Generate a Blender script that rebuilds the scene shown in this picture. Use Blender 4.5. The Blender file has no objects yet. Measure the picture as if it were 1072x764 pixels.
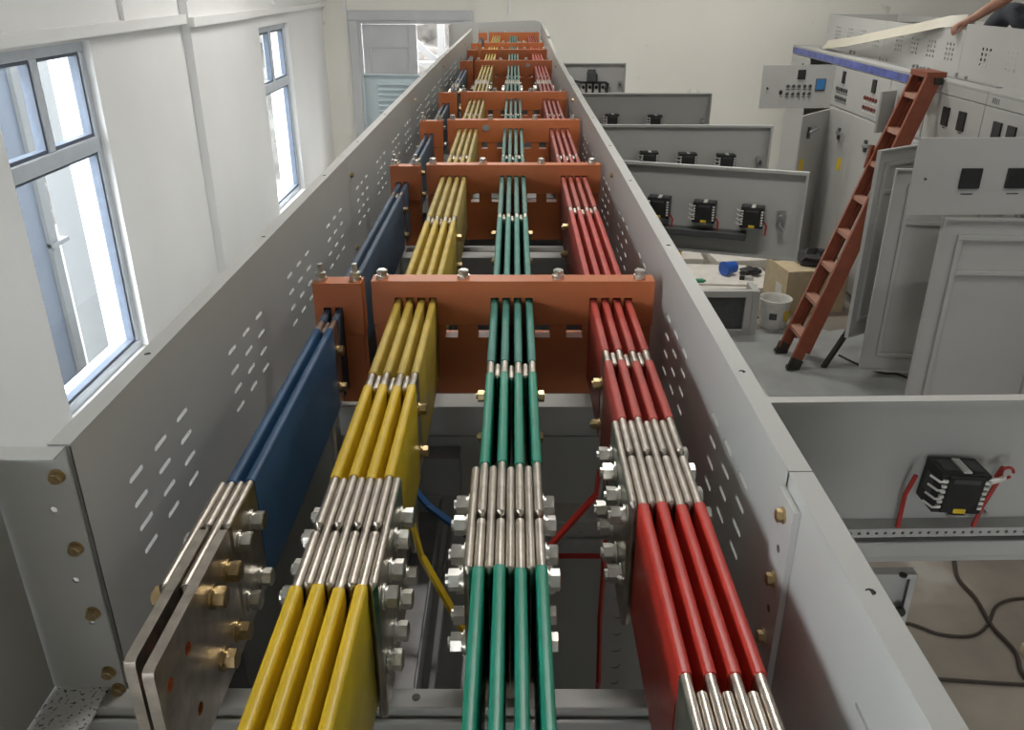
import bpy, math, random
from mathutils import Vector, Matrix
from mathutils.geometry import delaunay_2d_cdt
random.seed(7)
SC = bpy.context.scene
COL = SC.collection
# ------------------------------------------------------------------ camera
F, CAM_Z = 880.0, 2.9
cam = bpy.data.cameras.new('camera'); co = bpy.data.objects.new('camera', cam); COL.objects.link(co)
cam.sensor_width = 36; cam.sensor_fit = 'HORIZONTAL'; cam.lens = F * 36 / 1072
cam.clip_start = .02; cam.clip_end = 200
co.location = (0, 0, CAM_Z)
co.rotation_euler = (math.radians(90 - 24.66), 0, math.radians(.13))
SC.camera = co
# ------------------------------------------------------------------ view, sky
vs = SC.view_settings
vs.view_transform = 'Standard'; vs.look = 'None'; vs.gamma = 1; vs.use_curve_mapping = False
vs.exposure = 1.2
W = bpy.data.worlds.new('World'); SC.world = W; W.use_nodes = True
wb = W.node_tree.nodes['Background']
wb.inputs[0].default_value = (.97, .982, 1.0, 1); wb.inputs[1].default_value = 8.5

def portal(name, loc, rot, sx, sy):
    l = bpy.data.lights.new(name, 'AREA'); l.shape = 'RECTANGLE'; l.size = sx; l.size_y = sy
    l.cycles.is_portal = True
    o = bpy.data.objects.new(name, l); COL.objects.link(o); o.location = loc; o.rotation_euler = rot
R90 = math.radians(90)
XL, YB, XRW, YF, HC = -2.3, 10.9, 6.2, -5.0, 4.6     # left wall, back wall, right wall, wall behind the camera, ceiling
WIN_L = [(3.86, 4.86, .80, 2.60), (8.13, 9.20, .80, 2.50), (-.6, .7, .80, 3.4), (-3.6, -2.2, .80, 3.4)]  # the last two are out of view, added to let in daylight
WIN_F_ADDED = [(-1.6, -.2, .9, 2.9)]  # unseen window behind the camera, added for frontal fill light
for i, (a, b, c, d) in enumerate(WIN_L):
    portal('window_portal', (XL - .3, (a + b) / 2, (c + d) / 2), (0, -R90, 0), d - c, b - a)
for (a, b, c, d) in WIN_F_ADDED:
    portal('window_portal', ((a + b) / 2, YF - .3, (c + d) / 2), (R90, 0, 0), b - a, d - c)
portal('door_portal', (-1.25, YB + .3, 1.25), (-R90, 0, 0), 1.4, 2.5)
# added ceiling lights, out of view, that brighten the hall
ADDED_LIGHTS = [(-.6, 6.6), (2.2, 8.4), (.4, 2.2), (3.4, 3.0)]
ADDED_LIGHT_W = [26, 28, 14, 9]

# ------------------------------------------------------------------ materials
MATS = {}
def mat(name, col, rough=.5, metal=0, var=.08, scale=12, bump=0, bscale=60, spec=.5, spots=None, coat=0):
    if name in MATS: return MATS[name]
    m = bpy.data.materials.new(name); m.use_nodes = True
    nt = m.node_tree; b = nt.nodes['Principled BSDF']
    b.inputs['Roughness'].default_value = rough; b.inputs['Metallic'].default_value = metal
    b.inputs['Specular IOR Level'].default_value = spec
    tc = nt.nodes.new('ShaderNodeTexCoord')
    n = nt.nodes.new('ShaderNodeTexNoise'); n.inputs['Scale'].default_value = scale; n.inputs['Detail'].default_value = 5
    nt.links.new(tc.outputs['Object'], n.inputs['Vector'])
    r = nt.nodes.new('ShaderNodeValToRGB')
    r.color_ramp.elements[0].position = .3; r.color_ramp.elements[1].position = .7
    c0 = [max(0, c * (1 - var)) for c in col]; c1 = [min(1, c * (1 + var)) for c in col]
    r.color_ramp.elements[0].color = (*c0, 1); r.color_ramp.elements[1].color = (*c1, 1)
    nt.links.new(n.outputs['Fac'], r.inputs['Fac'])
    out = r.outputs['Color']
    if spots:
        n2 = nt.nodes.new('ShaderNodeTexNoise'); n2.inputs['Scale'].default_value = spots[1]; n2.inputs['Detail'].default_value = 3
        nt.links.new(tc.outputs['Object'], n2.inputs['Vector'])
        r2 = nt.nodes.new('ShaderNodeValToRGB'); r2.color_ramp.elements[0].position = spots[2]; r2.color_ramp.elements[1].position = spots[2] + .06
        nt.links.new(n2.outputs['Fac'], r2.inputs['Fac'])
        mx = nt.nodes.new('ShaderNodeMixRGB'); nt.links.new(r2.outputs['Color'], mx.inputs['Fac'])
        nt.links.new(out, mx.inputs['Color1']); mx.inputs['Color2'].default_value = (*spots[0], 1)
        out = mx.outputs['Color']
    nt.links.new(out, b.inputs['Base Color'])
    if bump:
        nb = nt.nodes.new('ShaderNodeTexNoise'); nb.inputs['Scale'].default_value = bscale; nb.inputs['Detail'].default_value = 4
        nt.links.new(tc.outputs['Object'], nb.inputs['Vector'])
        bp = nt.nodes.new('ShaderNodeBump'); bp.inputs['Strength'].default_value = bump; bp.inputs['Distance'].default_value = .01
        nt.links.new(nb.outputs['Fac'], bp.inputs['Height']); nt.links.new(bp.outputs['Normal'], b.inputs['Normal'])
    if coat: b.inputs['Coat Weight'].default_value = coat
    MATS[name] = m
    return m
GREY = mat('grey_powder_coat', (.45, .45, .43), .42, 0, .03, 3)
GREYD = mat('grey_primer', (.30, .30, .295), .55, 0, .08, 5)
ZINC = mat('galvanised_steel', (.42, .42, .42), .45, .75, .12, 25)
WALL = mat('white_plaster', (.79, .79, .785), .85, 0, .03, 1.2, .08, 30)
WALLB = mat('cream_plaster', (.76, .74, .68), .8, 0, .04, 1.0, .08, 30, spots=((.60, .58, .52), 3.5, .70))
CEIL = mat('ceiling_paint', (.78, .78, .76), .9)
FLOOR = mat('dusty_concrete', (.215, .188, .155), .75, 0, .2, 2.6, .1, 18, spots=((.33, .305, .27), 1.4, .64))
FILM = mat('dusty_pale_film', (.31, .32, .315), .4, 0, .15, 3, .15, 8)
ORANGE = mat('orange_moulding', (.50, .145, .048), .42, 0, .10, 9, .02, 80)
PAINT = {'blue': mat('blue_sleeve', (.018, .085, .22), .36, 0, .16, 20, .04, 60),
         'yellow': mat('yellow_sleeve', (.70, .47, .016), .38, 0, .13, 18, .04, 60),
         'green': mat('green_sleeve', (.008, .235, .15), .36, 0, .12, 20, .04, 60),
         'red': mat('red_sleeve', (.50, .030, .018), .36, 0, .14, 18, .04, 60)}
MUTED = {'blue': mat('muted_blue_sleeve', (.055, .085, .13), .55, 0, .2, 14), 'yellow': mat('muted_yellow_sleeve', (.42, .32, .10), .55, 0, .16, 14),
         'green': mat('muted_green_sleeve', (.085, .185, .155), .55, 0, .16, 14), 'red': mat('muted_red_sleeve', (.36, .085, .065), .55, 0, .16, 14)}  # less saturated sleeve colours for the farther lengths
HALF = {'blue': mat('half_muted_blue_sleeve', (.028, .085, .18), .45, 0, .2, 14), 'yellow': mat('half_muted_yellow_sleeve', (.52, .37, .055), .48, 0, .18, 14),
        'green': mat('half_muted_green_sleeve', (.045, .205, .165), .48, 0, .18, 14), 'red': mat('half_muted_red_sleeve', (.42, .055, .04), .48, 0, .18, 14)}  # partly muted sleeve colours between the near and far stretches
TIN = mat('tinned_copper', (.56, .51, .45), .34, 1, .22, 45, .05, 150)
COPPER = mat('bare_copper', (.75, .33, .18), .35, 1, .1, 60)
BOLT = mat('zinc_bolt', (.62, .61, .57), .32, 1, .18, 60)
BOLTY = mat('yellow_zinc_bolt', (.46, .35, .19), .35, 1, .25, 90)
BLACK = mat('black_plastic', (.018, .018, .019), .45, 0, .2, 40)
DARK = mat('dark_grey_plastic', (.07, .075, .075), .5, 0, .15, 30)
WHITE = mat('white_plastic', (.75, .74, .70), .45, 0, .05, 20)
YLAB = mat('yellow_label', (.75, .52, .03), .5, 0, .06, 40)
REDW = mat('red_wire', (.42, .03, .02), .45, 0, .1, 40)
DRED = mat('dark_red_button', (.16, .03, .025), .4)
LCD = mat('blue_screen', (.05, .20, .45), .25, 0, .12, 10)
TAPE = mat('blue_tape', (.085, .11, .34), .4, 0, .45, 9)
FRAMEW = mat('window_aluminium', (.55, .59, .64), .35, .2, .06, 12)
GASKET = mat('blue_grey_gasket', (.09, .11, .15), .5, 0, .1, 20)
LADDER = mat('ladder_fibreglass', (.25, .066, .032), .45, 0, .14, 14)
STEP = mat('ladder_step', (.55, .30, .22), .4, .3, .12, 30)
RUBBER = mat('dark_rubber', (.03, .027, .02), .7, 0, .2, 30)
CARTON = mat('cardboard', (.52, .42, .27), .8, 0, .1, 12)
FOAM = mat('foam_sheet', (.66, .63, .57), .8, 0, .08, 8)
BUCK = mat('bucket_plastic', (.66, .65, .61), .45, 0, .1, 14)
CABLE = mat('brown_cable', (.035, .024, .016), .6, 0, .2, 30)
SKIN = mat('skin', (.38, .19, .125), .55, 0, .08, 14)
JEANS = mat('denim', (.055, .062, .072), .85, 0, .6, 7, .2, 150)
HAIR = mat('black_hair', (.012, .01, .009), .6)
CREAM = mat('cream_strip', (.52, .49, .405), .5, 0, .04, 6)
SPECK = mat('speckled_white', (.68, .68, .66), .7, 0, .05, 20, spots=((.05, .05, .05), 240, .58))
ROCK = mat('rock_face', (.055, .051, .046), .9, 0, .6, 3.5, .6, 7, spots=((.10, .096, .09), 2.2, .55))
OUTW = mat('outside_grey_render', (.115, .118, .12), .8, 0, .03, 3)
OUTB = mat('outside_steel_blue', (.075, .09, .118), .7, 0, .03, 3)
GROUND = mat('outside_ground', (.09, .087, .08), .9, 0, .12, 2)
BLUEP = mat('blue_plastic', (.02, .10, .45), .4, 0, .1, 20)
GREENP = mat('green_plastic', (.02, .22, .12), .4)
REARP = mat('blue_grey_sheet', (.36, .42, .44), .45, 0, .04, 4)
MDOOR = mat('grey_steel_door', (.50, .51, .52), .45, 0, .05, 4)
def glass():
    m = bpy.data.materials.new('window_glass'); m.use_nodes = True; nt = m.node_tree; nt.nodes.clear()
    o = nt.nodes.new('ShaderNodeOutputMaterial'); mx = nt.nodes.new('ShaderNodeMixShader')
    t = nt.nodes.new('ShaderNodeBsdfTransparent'); g = nt.nodes.new('ShaderNodeBsdfGlossy'); lw = nt.nodes.new('ShaderNodeLayerWeight'); fr = nt.nodes.new('ShaderNodeMapRange')
    t.inputs[0].default_value = (.93, .96, .97, 1); g.inputs['Roughness'].default_value = .03; lw.inputs[0].default_value = .12; nt.links.new(lw.outputs['Fresnel'], fr.inputs['Value']) if 0 else nt.links.new(lw.outputs['Facing'], fr.inputs['Value']); fr.inputs['From Min'].default_value = .0; fr.inputs['To Min'].default_value = .02; fr.inputs['To Max'].default_value = .4
    nt.links.new(fr.outputs[0], mx.inputs[0]); nt.links.new(t.outputs[0], mx.inputs[1]); nt.links.new(g.outputs[0], mx.inputs[2])
    nt.links.new(mx.outputs[0], o.inputs[0]); return m
GLASS = glass()
def added_light_glow():
    m = bpy.data.materials.new('added_light_tube'); m.use_nodes = True; nt = m.node_tree
    b = nt.nodes['Principled BSDF']; b.inputs['Emission Color'].default_value = (1, .97, .9, 1); b.inputs['Emission Strength'].default_value = 4
    return m
GLOW = added_light_glow()  # glow for the tubes of the added ceiling lights

# ------------------------------------------------------------------ mesh builder
class MB:
    def __init__(s): s.v = []; s.f = []; s.m = []; s.mats = []
    def mi(s, m):
        if m not in s.mats: s.mats.append(m)
        return s.mats.index(m)
    def add(s, vs_, fs, m):
        k = len(s.v); i = s.mi(m)
        s.v += [tuple(p) for p in vs_]
        for f in fs: s.f.append([a + k for a in f]); s.m.append(i)
        return s
    def box(s, x0, x1, y0, y1, z0, z1, m, M=None):
        p = [Vector(q) for q in ((x0,y0,z0),(x1,y0,z0),(x1,y1,z0),(x0,y1,z0),(x0,y0,z1),(x1,y0,z1),(x1,y1,z1),(x0,y1,z1))]
        if M: p = [M @ q for q in p]
        return s.add(p, [(0,3,2,1),(4,5,6,7),(0,1,5,4),(1,2,6,5),(2,3,7,6),(3,0,4,7)], m)
    def bar(s, a, b, w, h, m, up=(0,0,1)):
        a, b = Vector(a), Vector(b); d = (b - a).normalized(); u = Vector(up)
        x = d.cross(u).normalized(); z = x.cross(d)
        p = []
        for q in (a, b):
            for (i, j) in ((-1,-1),(1,-1),(1,1),(-1,1)): p.append(q + x*(i*w/2) + z*(j*h/2))
        return s.add(p, [(0,1,2,3),(7,6,5,4),(0,4,5,1),(1,5,6,2),(2,6,7,3),(3,7,4,0)], m)
    def cyl(s, a, b, r0, m, r1=None, n=12, ph=0):
        if r1 is None: r1 = r0
        a, b = Vector(a), Vector(b); d = (b - a).normalized()
        u = Vector((0,0,1)) if abs(d.z) < .9 else Vector((1,0,0))
        x = d.cross(u).normalized(); y = d.cross(x)
        p = []
        for q, r in ((a, r0), (b, r1)):
            for i in range(n):
                t = 2*math.pi*i/n + ph; p.append(q + x*(r*math.cos(t)) + y*(r*math.sin(t)))
        fs = [(i, (i+1) % n, n + (i+1) % n, n + i) for i in range(n)]
        fs += [tuple(range(n-1, -1, -1)), tuple(range(n, 2*n))]
        return s.add(p, fs, m)
    def tube(s, pts, r, m, n=8):
        pts = [Vector(p) for p in pts]; p = []; k = len(pts)
        for i, q in enumerate(pts):
            d = (pts[min(i+1, k-1)] - pts[max(i-1, 0)]).normalized()
            u = Vector((0,0,1)) if abs(d.z) < .95 else Vector((1,0,0))
            x = d.cross(u).normalized(); y = d.cross(x)
            for j in range(n):
                t = 2*math.pi*j/n; p.append(q + x*(r*math.cos(t)) + y*(r*math.sin(t)))
        fs = [(i*n+j, i*n+(j+1) % n, (i+1)*n+(j+1) % n, (i+1)*n+j) for i in range(k-1) for j in range(n)]
        fs += [tuple(range(n-1,-1,-1)), tuple(range((k-1)*n, k*n))]
        return s.add(p, fs, m)
    def lathe(s, prof, m, c=(0,0,0), n=24):
        p = []; k = len(prof)
        for (r, z) in prof:
            for j in range(n):
                t = 2*math.pi*j/n; p.append((c[0]+r*math.cos(t), c[1]+r*math.sin(t), c[2]+z))
        fs = [(i*n+j, i*n+(j+1) % n, (i+1)*n+(j+1) % n, (i+1)*n+j) for i in range(k-1) for j in range(n)]
        return s.add(p, fs, m)
    def prism(s, poly, fn, t0, t1, m):
        n = len(poly); p = [fn(u, v, t0) for u, v in poly] + [fn(u, v, t1) for u, v in poly]
        fs = [tuple(range(n-1,-1,-1)), tuple(range(n, 2*n))] + [(i, (i+1) % n, n+(i+1) % n, n+i) for i in range(n)]
        return s.add(p, fs, m)
    def sheet(s, outer, holes, fn, t0, t1, m, mr=None):
        """flat plate with real holes; fn(u, v, t) -> 3D"""
        pts = []; ed = []
        loops = [outer] + holes
        for lp in loops:
            k = len(pts); pts += [Vector(p) for p in lp]
            ed += [(k+i, k+(i+1) % len(lp)) for i in range(len(lp))]
        r = delaunay_2d_cdt(pts, ed, [], 0, 1e-6)
        V, T = r[0], r[2]
        bbs = [(min(p[0] for p in h), max(p[0] for p in h), min(p[1] for p in h), max(p[1] for p in h), h) for h in holes]
        def inside(q, lp):
            c = False; j = len(lp) - 1
            for i in range(len(lp)):
                a, b = lp[i], lp[j]
                if (a[1] > q[1]) != (b[1] > q[1]) and q[0] < (b[0]-a[0])*(q[1]-a[1])/(b[1]-a[1]) + a[0]: c = not c
                j = i
            return c
        keep = []
        for t in T:
            c = (V[t[0]] + V[t[1]] + V[t[2]]) / 3
            if not inside(c, outer): continue
            if any(x0 <= c.x <= x1 and y0 <= c.y <= y1 and inside(c, h) for x0, x1, y0, y1, h in bbs): continue
            keep.append(t)
        n = len(V)
        s.add([fn(v.x, v.y, t0) for v in V] + [fn(v.x, v.y, t1) for v in V],
              [tuple(reversed(t)) for t in keep] + [tuple(a + n for a in t) for t in keep], m)
        for lp in loops:
            k = len(lp)
            s.add([fn(u, v, t0) for u, v in lp] + [fn(u, v, t1) for u, v in lp],
                  [(i, (i+1) % k, k+(i+1) % k, k+i) for i in range(k)], m if lp is outer else (mr or m))
        return s
    def mesh(s, name):
        me = bpy.data.meshes.new(name); me.from_pydata(s.v, [], s.f)
        for m in s.mats: me.materials.append(m)
        me.polygons.foreach_set('material_index', s.m)
        me.polygons.foreach_set('use_smooth', [True] * len(s.f))
        me.update(); me.set_sharp_from_angle(angle=math.radians(32))
        return me
    def build(s, name, parent=None, bevel=0):
        xs, ys, zs = zip(*s.v)
        c = Vector(((min(xs)+max(xs))/2, (min(ys)+max(ys))/2, min(zs)))
        s.v = [(x-c.x, y-c.y, z-c.z) for x, y, z in s.v]
        o = bpy.data.objects.new(name, s.mesh(name)); COL.objects.link(o)
        put(o, c, parent)
        if bevel:
            b = o.modifiers.new('bevel', 'BEVEL'); b.width = bevel; b.segments = 2; b.limit_method = 'ANGLE'
        return o
WPOS = {}
def put(o, c, parent):
    WPOS[o.name] = Vector(c)
    if parent is None: o.location = c
    else: o.parent = parent; o.location = Vector(c) - WPOS[parent.name]
def thing(name, loc, label=None, cat=None, group=None):
    o = bpy.data.objects.new(name, None); COL.objects.link(o); o.empty_display_size = .05
    put(o, loc, None)
    if label: tag(o, label, cat, group)
    return o
def tag(o, label, cat, group=None):
    o['label'] = label; o['category'] = cat
    if group: o['group'] = group
    return o
def struct(o, label=None):
    o['kind'] = 'structure'
    if label: o['label'] = label
    return o
def shared(name, me, c, parent):
    o = bpy.data.objects.new(name, me); COL.objects.link(o); put(o, c, parent); return o
def XYZ(order):
    return {'yzx': lambda u, v, t: (t, u, v), 'xzy': lambda u, v, t: (u, t, v), 'xyz': lambda u, v, t: (u, v, t)}[order]
def capsule(u, v, L, r, n=3):
    p = []
    for k in range(n+1): t = -math.pi/2 + math.pi*k/n; p.append((u + L/2 - r + r*math.cos(t), v + r*math.sin(t)))
    for k in range(n+1): t = math.pi/2 + math.pi*k/n; p.append((u - L/2 + r + r*math.cos(t), v + r*math.sin(t)))
    return p
def circle(u, v, r, n=8): return [(u + r*math.cos(2*math.pi*k/n), v + r*math.sin(2*math.pi*k/n)) for k in range(n)]
def rect(a, b, c, d): return [(a, c), (b, c), (b, d), (a, d)]
ORD = ['nearest', 'second nearest', 'third nearest', 'fourth nearest', 'fifth nearest', 'sixth nearest', 'seventh nearest', 'farthest']

# ------------------------------------------------------------------ room shell
b = MB(); b.box(XL-.25, XRW+.25, YF-.25, YB+.25, -.2, 0, FLOOR); struct(b.build('floor'))
b = MB(); b.box(XL-.25, XRW+.25, YF-.25, YB+.25, HC, HC+.2, CEIL); struct(b.build('ceiling'))
def wall(name, m, u0, u1, openings, fn, t0, t1):
    b = MB(); ops = sorted(openings); cur = u0
    def bx(a, c, z0, z1):
        b.prism(rect(a, c, z0, z1), fn, t0, t1, m)
    for (a, c, z0, z1) in ops:
        if a > cur: bx(cur, a, 0, HC)
        if z0 > 0: bx(a, c, 0, z0)
        bx(a, c, z1, HC); cur = c
    if cur < u1: bx(cur, u1, 0, HC)
    return struct(b.build(name))
fL, fB = XYZ('yzx'), XYZ('xzy')
wall('wall_left', WALL, YF-.25, YB+.25, WIN_L, fL, XL-.25, XL)
wall('wall_back', WALLB, XL, XRW, [(-1.93, -.56, 0, 2.50)], fB, YB, YB+.25)
wall('wall_right', WALL, YF-.25, YB+.25, [], fL, XRW, XRW+.25)
wall('wall_front', WALL, XL, XRW, WIN_F_ADDED, fB, YF-.25, YF)
b = MB(); b.box(XL, XL+.06, 6.25, 7.62, 0, HC, WALL); struct(b.build('pilaster'))
b = MB(); b.box(XL, XL+.05, YF, 6.235, 2.62, 2.68, WALL); b.box(XL, XL+.10, 6.235, 7.635, 2.60, 2.66, WALL)
b.box(XL, XL+.05, 7.635, YB, 2.60, 2.65, WALL); struct(b.build('trim_1'))
b = MB()
for y in (2.4, 3.95, 5.32, 8.7): b.box(XL, XL+.025, y-.02, y+.02, 2.68, HC, WALL)
for x in (-2.02, -.05): b.box(x-.015, x+.015, YB-.02, YB, 2.52, HC, WALL)
struct(b.build('trim_2'))

def window_side(n, y0, y1, z0, z1, tr, mull):
    x0, x1 = XL-.11, XL-.04
    root = thing('window_%d' % n, (XL-.12, (y0+y1)/2, z0)); struct(root)
    t = .055
    b = MB(); b.box(x0, x1, y0, y1, z0, z0+t, FRAMEW); b.box(x0, x1, y0, y1, z1-t, z1, FRAMEW)
    b.box(x0, x1, y0, y0+t, z0+t, z1-t, FRAMEW); b.box(x0, x1, y1-t, y1, z0+t, z1-t, FRAMEW); b.build('window_frame', root, .004)
    b = MB(); b.box(x0, x1+.01, y0+t, y1-t, tr-.04, tr+.04, FRAMEW); b.build('transom', root, .004)
    b = MB(); b.box(x0, x1, mull-.03, mull+.03, tr+.04, z1-t, FRAMEW); b.build('mullion', root, .004)
    for (a, c, d, e) in ((y0+t, mull-.03, tr+.04, z1-t), (mull+.03, y1-t, tr+.04, z1-t), (y0+t, y1-t, z0+t, tr-.04)):
        g = MB(); w = .018
        g.box(x0+.01, x1-.01, a, c, d, d+w, GASKET); g.box(x0+.01, x1-.01, a, c, e-w, e, GASKET)
        g.box(x0+.01, x1-.01, a, a+w, d+w, e-w, GASKET); g.box(x0+.01, x1-.01, c-w, c, d+w, e-w, GASKET); g.build('sash', root)
        g = MB(); g.box(XL-.078, XL-.072, a+.01, c-.01, d+.01, e-.01, GLASS); g.build('pane', root)
    b = MB(); b.box(XL-.04, XL+.03, y0-.02, y1+.02, z0-.03, z0+.005, WALL); b.build('window_sill', root, .004)
for n, (a, c, d, e) in enumerate(WIN_L):
    window_side(n+1, a, c, d, e, (2.06, 1.95, 2.2, 2.2)[n], (a+c)/2 - .03)
for n, (a, c, d, e) in enumerate(WIN_F_ADDED):
    root = thing('window_%d' % (n+5), ((a+c)/2, YF-.12, d)); struct(root)  # the added window behind the camera
    b = MB()
    for x in (a, (a+c)/2 - .03, c - .06): b.box(x, x+.06, YF-.16, YF-.09, d, e, FRAMEW)
    for z in (d, 2.4, e-.06): b.box(a, c, YF-.16, YF-.09, z, z+.06, FRAMEW)
    b.build('window_frame', root)
# double door in the far wall, one leaf shut, the other standing open
root = thing('door_1', (-1.25, YB, 0)); struct(root)
b = MB()
for (x0, x1, z0, z1) in ((-1.99, -1.88, 0, 2.45), (-.61, -.50, 0, 2.45), (-1.99, -.50, 2.45, 2.56)):
    b.box(x0, x1, YB-.05, YB+.02, z0, z1, MDOOR)
for (x0, x1, z0, z1) in ((-1.91, -1.85, 0, 2.41), (-.64, -.58, 0, 2.41), (-1.91, -.58, 2.41, 2.47)):
    b.box(x0, x1, YB-.02, YB+.12, z0, z1, MDOOR)
b.build('door_frame', root, .006)
M = Matrix.Translation((-1.84, YB+.02, 0)) @ Matrix.Rotation(math.radians(0), 4, 'Z')
b = MB(); b.box(0, .66, 0, .05, .02, 2.40, MDOOR, M); leaf = b.build('door_leaf', root, .006)
b = MB()
for (z0, z1) in ((1.45, 2.15), (.2, 1.3)):
    for (x0, x1, c0, c1) in ((.08, .56, z0, z0+.02), (.08, .56, z1-.02, z1), (.08, .10, z0, z1), (.54, .56, z0, z1)):
        b.box(x0, x1, -.012, 0, c0, c1, MDOOR, M)
b.build('door_moulding', leaf, .004)
b = MB()
pts = [(.14, 1.72), (.18, 1.80), (.44, 1.80), (.49, 1.72)]
b.tube([M @ Vector((x, -.012, z)) for x, z in pts], .012, MDOOR, 6); b.build('arched_moulding', leaf)
b = MB(); b.box(.56, .66, -.015, .0, .02, 2.40, MDOOR, M); b.build('meeting_stile', leaf, .004)
# outside
b = MB(); b.box(-30, 30, -30, 45, -.9, -.35, GROUND); struct(b.build('outside_ground'))
def rock(name, org, ux, uz, W_, H_, n, m, amp, label):
    random.seed(3); b = MB(); vs_ = []; fs = []; org, ux, uz = Vector(org), Vector(ux), Vector(uz); nn = ux.cross(uz).normalized()
    for j in range(m+1):
        for i in range(n+1):
            a = random.uniform(-1, 1)*amp + .5*amp*math.sin(i*.9 + j*1.3)
            vs_.append(org + ux*(W_*(i + random.uniform(-.3, .3))/n) + uz*(H_*j/m) + nn*a)
    for j in range(m):
        for i in range(n): k = j*(n+1)+i; fs.append((k, k+1, k+n+2, k+n+1))
    b.add(vs_, fs, ROCK); o = b.build(name); o['kind'] = 'structure'; o['label'] = label; return o
rock('rock_slope', (-6.5, -6, -.6), (0, 1, 0), (-.6, 0, .6), 36, 4, 110, 22, .18, 'rough stone slope beyond the left windows')
rock('rock_bank', (-8, 15, -.6), (1, 0, 0), (0, .5, .8), 16, 4, 60, 20, .18, 'rough stone bank beyond the open back door')
tag(MB().box(-3.5, -3.2, 6.28, 6.95, -.35, 4.2, OUTW).build('porch_column', bevel=.01), 'white rendered column outside, seen at right in the near window', 'column')
r_ = thing('cladding_panel', (-3.35, 5.4, -.35), 'pale blue upright panel with white edge outside the near window', 'panel')
MB().box(-3.37, -3.33, 4.9, 5.80, -.35, 4.2, OUTB).build('panel_sheet', r_)
MB().box(-3.40, -3.30, 5.80, 5.90, -.35, 4.2, OUTW).build('edge_post', r_)
for z in (.05, 1.15): MB().box(-3.40, -3.28, 5.80, 6.02, z, z+.03, OUTW).build('bracket', r_)
r_ = thing('porch_frame', (-.9, 12.6, -.35), 'white steel stair frame outside the open back door', 'stair frame')
for x in (-1.02, -.80): MB().box(x-.05, x+.05, 12.55, 12.65, -.35, 3.6, OUTW).build('post', r_)
MB().bar((-1.5, 12.6, 2.2), (-.5, 12.6, 1.3), .05, .09, OUTW).build('handrail', r_)
for z in (1.1, 1.45, 1.8): MB().box(-1.35, -.95, 12.3, 12.6, z, z+.05, OUTW).build('tread', r_)
# added ceiling lights, unseen
for i, (x, y) in enumerate(ADDED_LIGHTS):
    t = thing('added_ceiling_light', (x, y, HC-.1), 'added unseen ceiling light above the %s' % ('far left busbars', 'far right cabinets', 'near busbars', 'near right cabinets')[i], 'lamp', 'added ceiling lights')
    MB().box(x-.6, x+.6, y-.05, y+.05, HC-.05, HC, WHITE).build('housing', t)
    MB().cyl((x-.58, y, HC-.08), (x+.58, y, HC-.08), .018, GLOW).build('tube', t)
    l = bpy.data.lights.new('fill_light', 'AREA'); l.shape = 'RECTANGLE'; l.size = 1.16; l.size_y = .06; l.energy = ADDED_LIGHT_W[i]; l.color = (1, .975, .93)
    o = bpy.data.objects.new('fill_light', l); COL.objects.link(o); o.parent = t; o.location = (0, 0, -.03)

# ------------------------------------------------------------------ busbar run
PH = {'yellow': [-.195, -.1755, -.156, -.1365], 'green': [-.0325, -.013, .0065, .026], 'red': [.1345, .154, .1735, .193],
      'blue': [-.3165, -.2965]}
ZT = {'yellow': 2.408, 'green': 2.408, 'red': 2.408, 'blue': 2.390}
BH = .148
CLAMPS = [1.352, 2.32, 3.12, 3.94, 5.54, 6.42, 7.12, 8.55]
def profile(w, h, r, n=3):
    p = []
    for (cx, cz, a0) in ((w/2-r, -r, 0), (-w/2+r, -r, 90), (-w/2+r, -h+r, 180), (w/2-r, -h+r, 270)):
        for k in range(n+1): t = math.radians(a0 + 90*k/n); p.append((cx + r*math.cos(t), cz + r*math.sin(t)))
    return p
def bar_geo(b, x, zt, y0, y1, w, h, r, m, e=.003, n=3):
    pr = profile(w, h, r, n); k = len(pr); vs_ = []
    for (y, ins) in ((y0, e), (y0+e, 0), (y1-e, 0), (y1, e)):
        sx = (w-2*ins*.8)/w; sz = (h-2*ins)/h
        vs_ += [(x+px*sx, y, zt - h/2 + (pz+h/2)*sz) for px, pz in pr]
    fs = [(i*k+j, i*k+(j+1) % k, (i+1)*k+(j+1) % k, (i+1)*k+j) for i in range(3) for j in range(k)]
    fs += [tuple(range(k-1,-1,-1)), tuple(range(3*k, 4*k))]
    b.add(vs_, [tuple(reversed(f)) for f in fs], m)
BUTT = {'yellow': .690, 'green': .712, 'red': .835, 'blue': .712}      # where the near lengths butt the middle ones
PSTART = {'yellow': (.600, .782), 'green': (.628, .812), 'red': (.731, .918), 'blue': (None, .800)}
FARJ = 4.67
TAPS = {'yellow': [1.028, 1.87, 2.62, 3.50, 4.98, 5.98, 6.78, 7.7], 'green': [1.068, 1.90, 2.62, 3.50, 4.98, 5.98, 6.78, 7.7],
        'red': [1.108, 1.96, 2.62, 3.50, 4.98, 5.98, 6.78, 7.7], 'blue': [1.27, 2.19, 2.66, 3.55, 4.98, 5.98, 6.78, 7.7]}
EXTRA = [2.97, 3.80, 5.35]          # bare patches without a tap
POSW = {4: ['leftmost', 'second from left', 'third from left', 'rightmost'], 2: ['left', 'right']}
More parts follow.
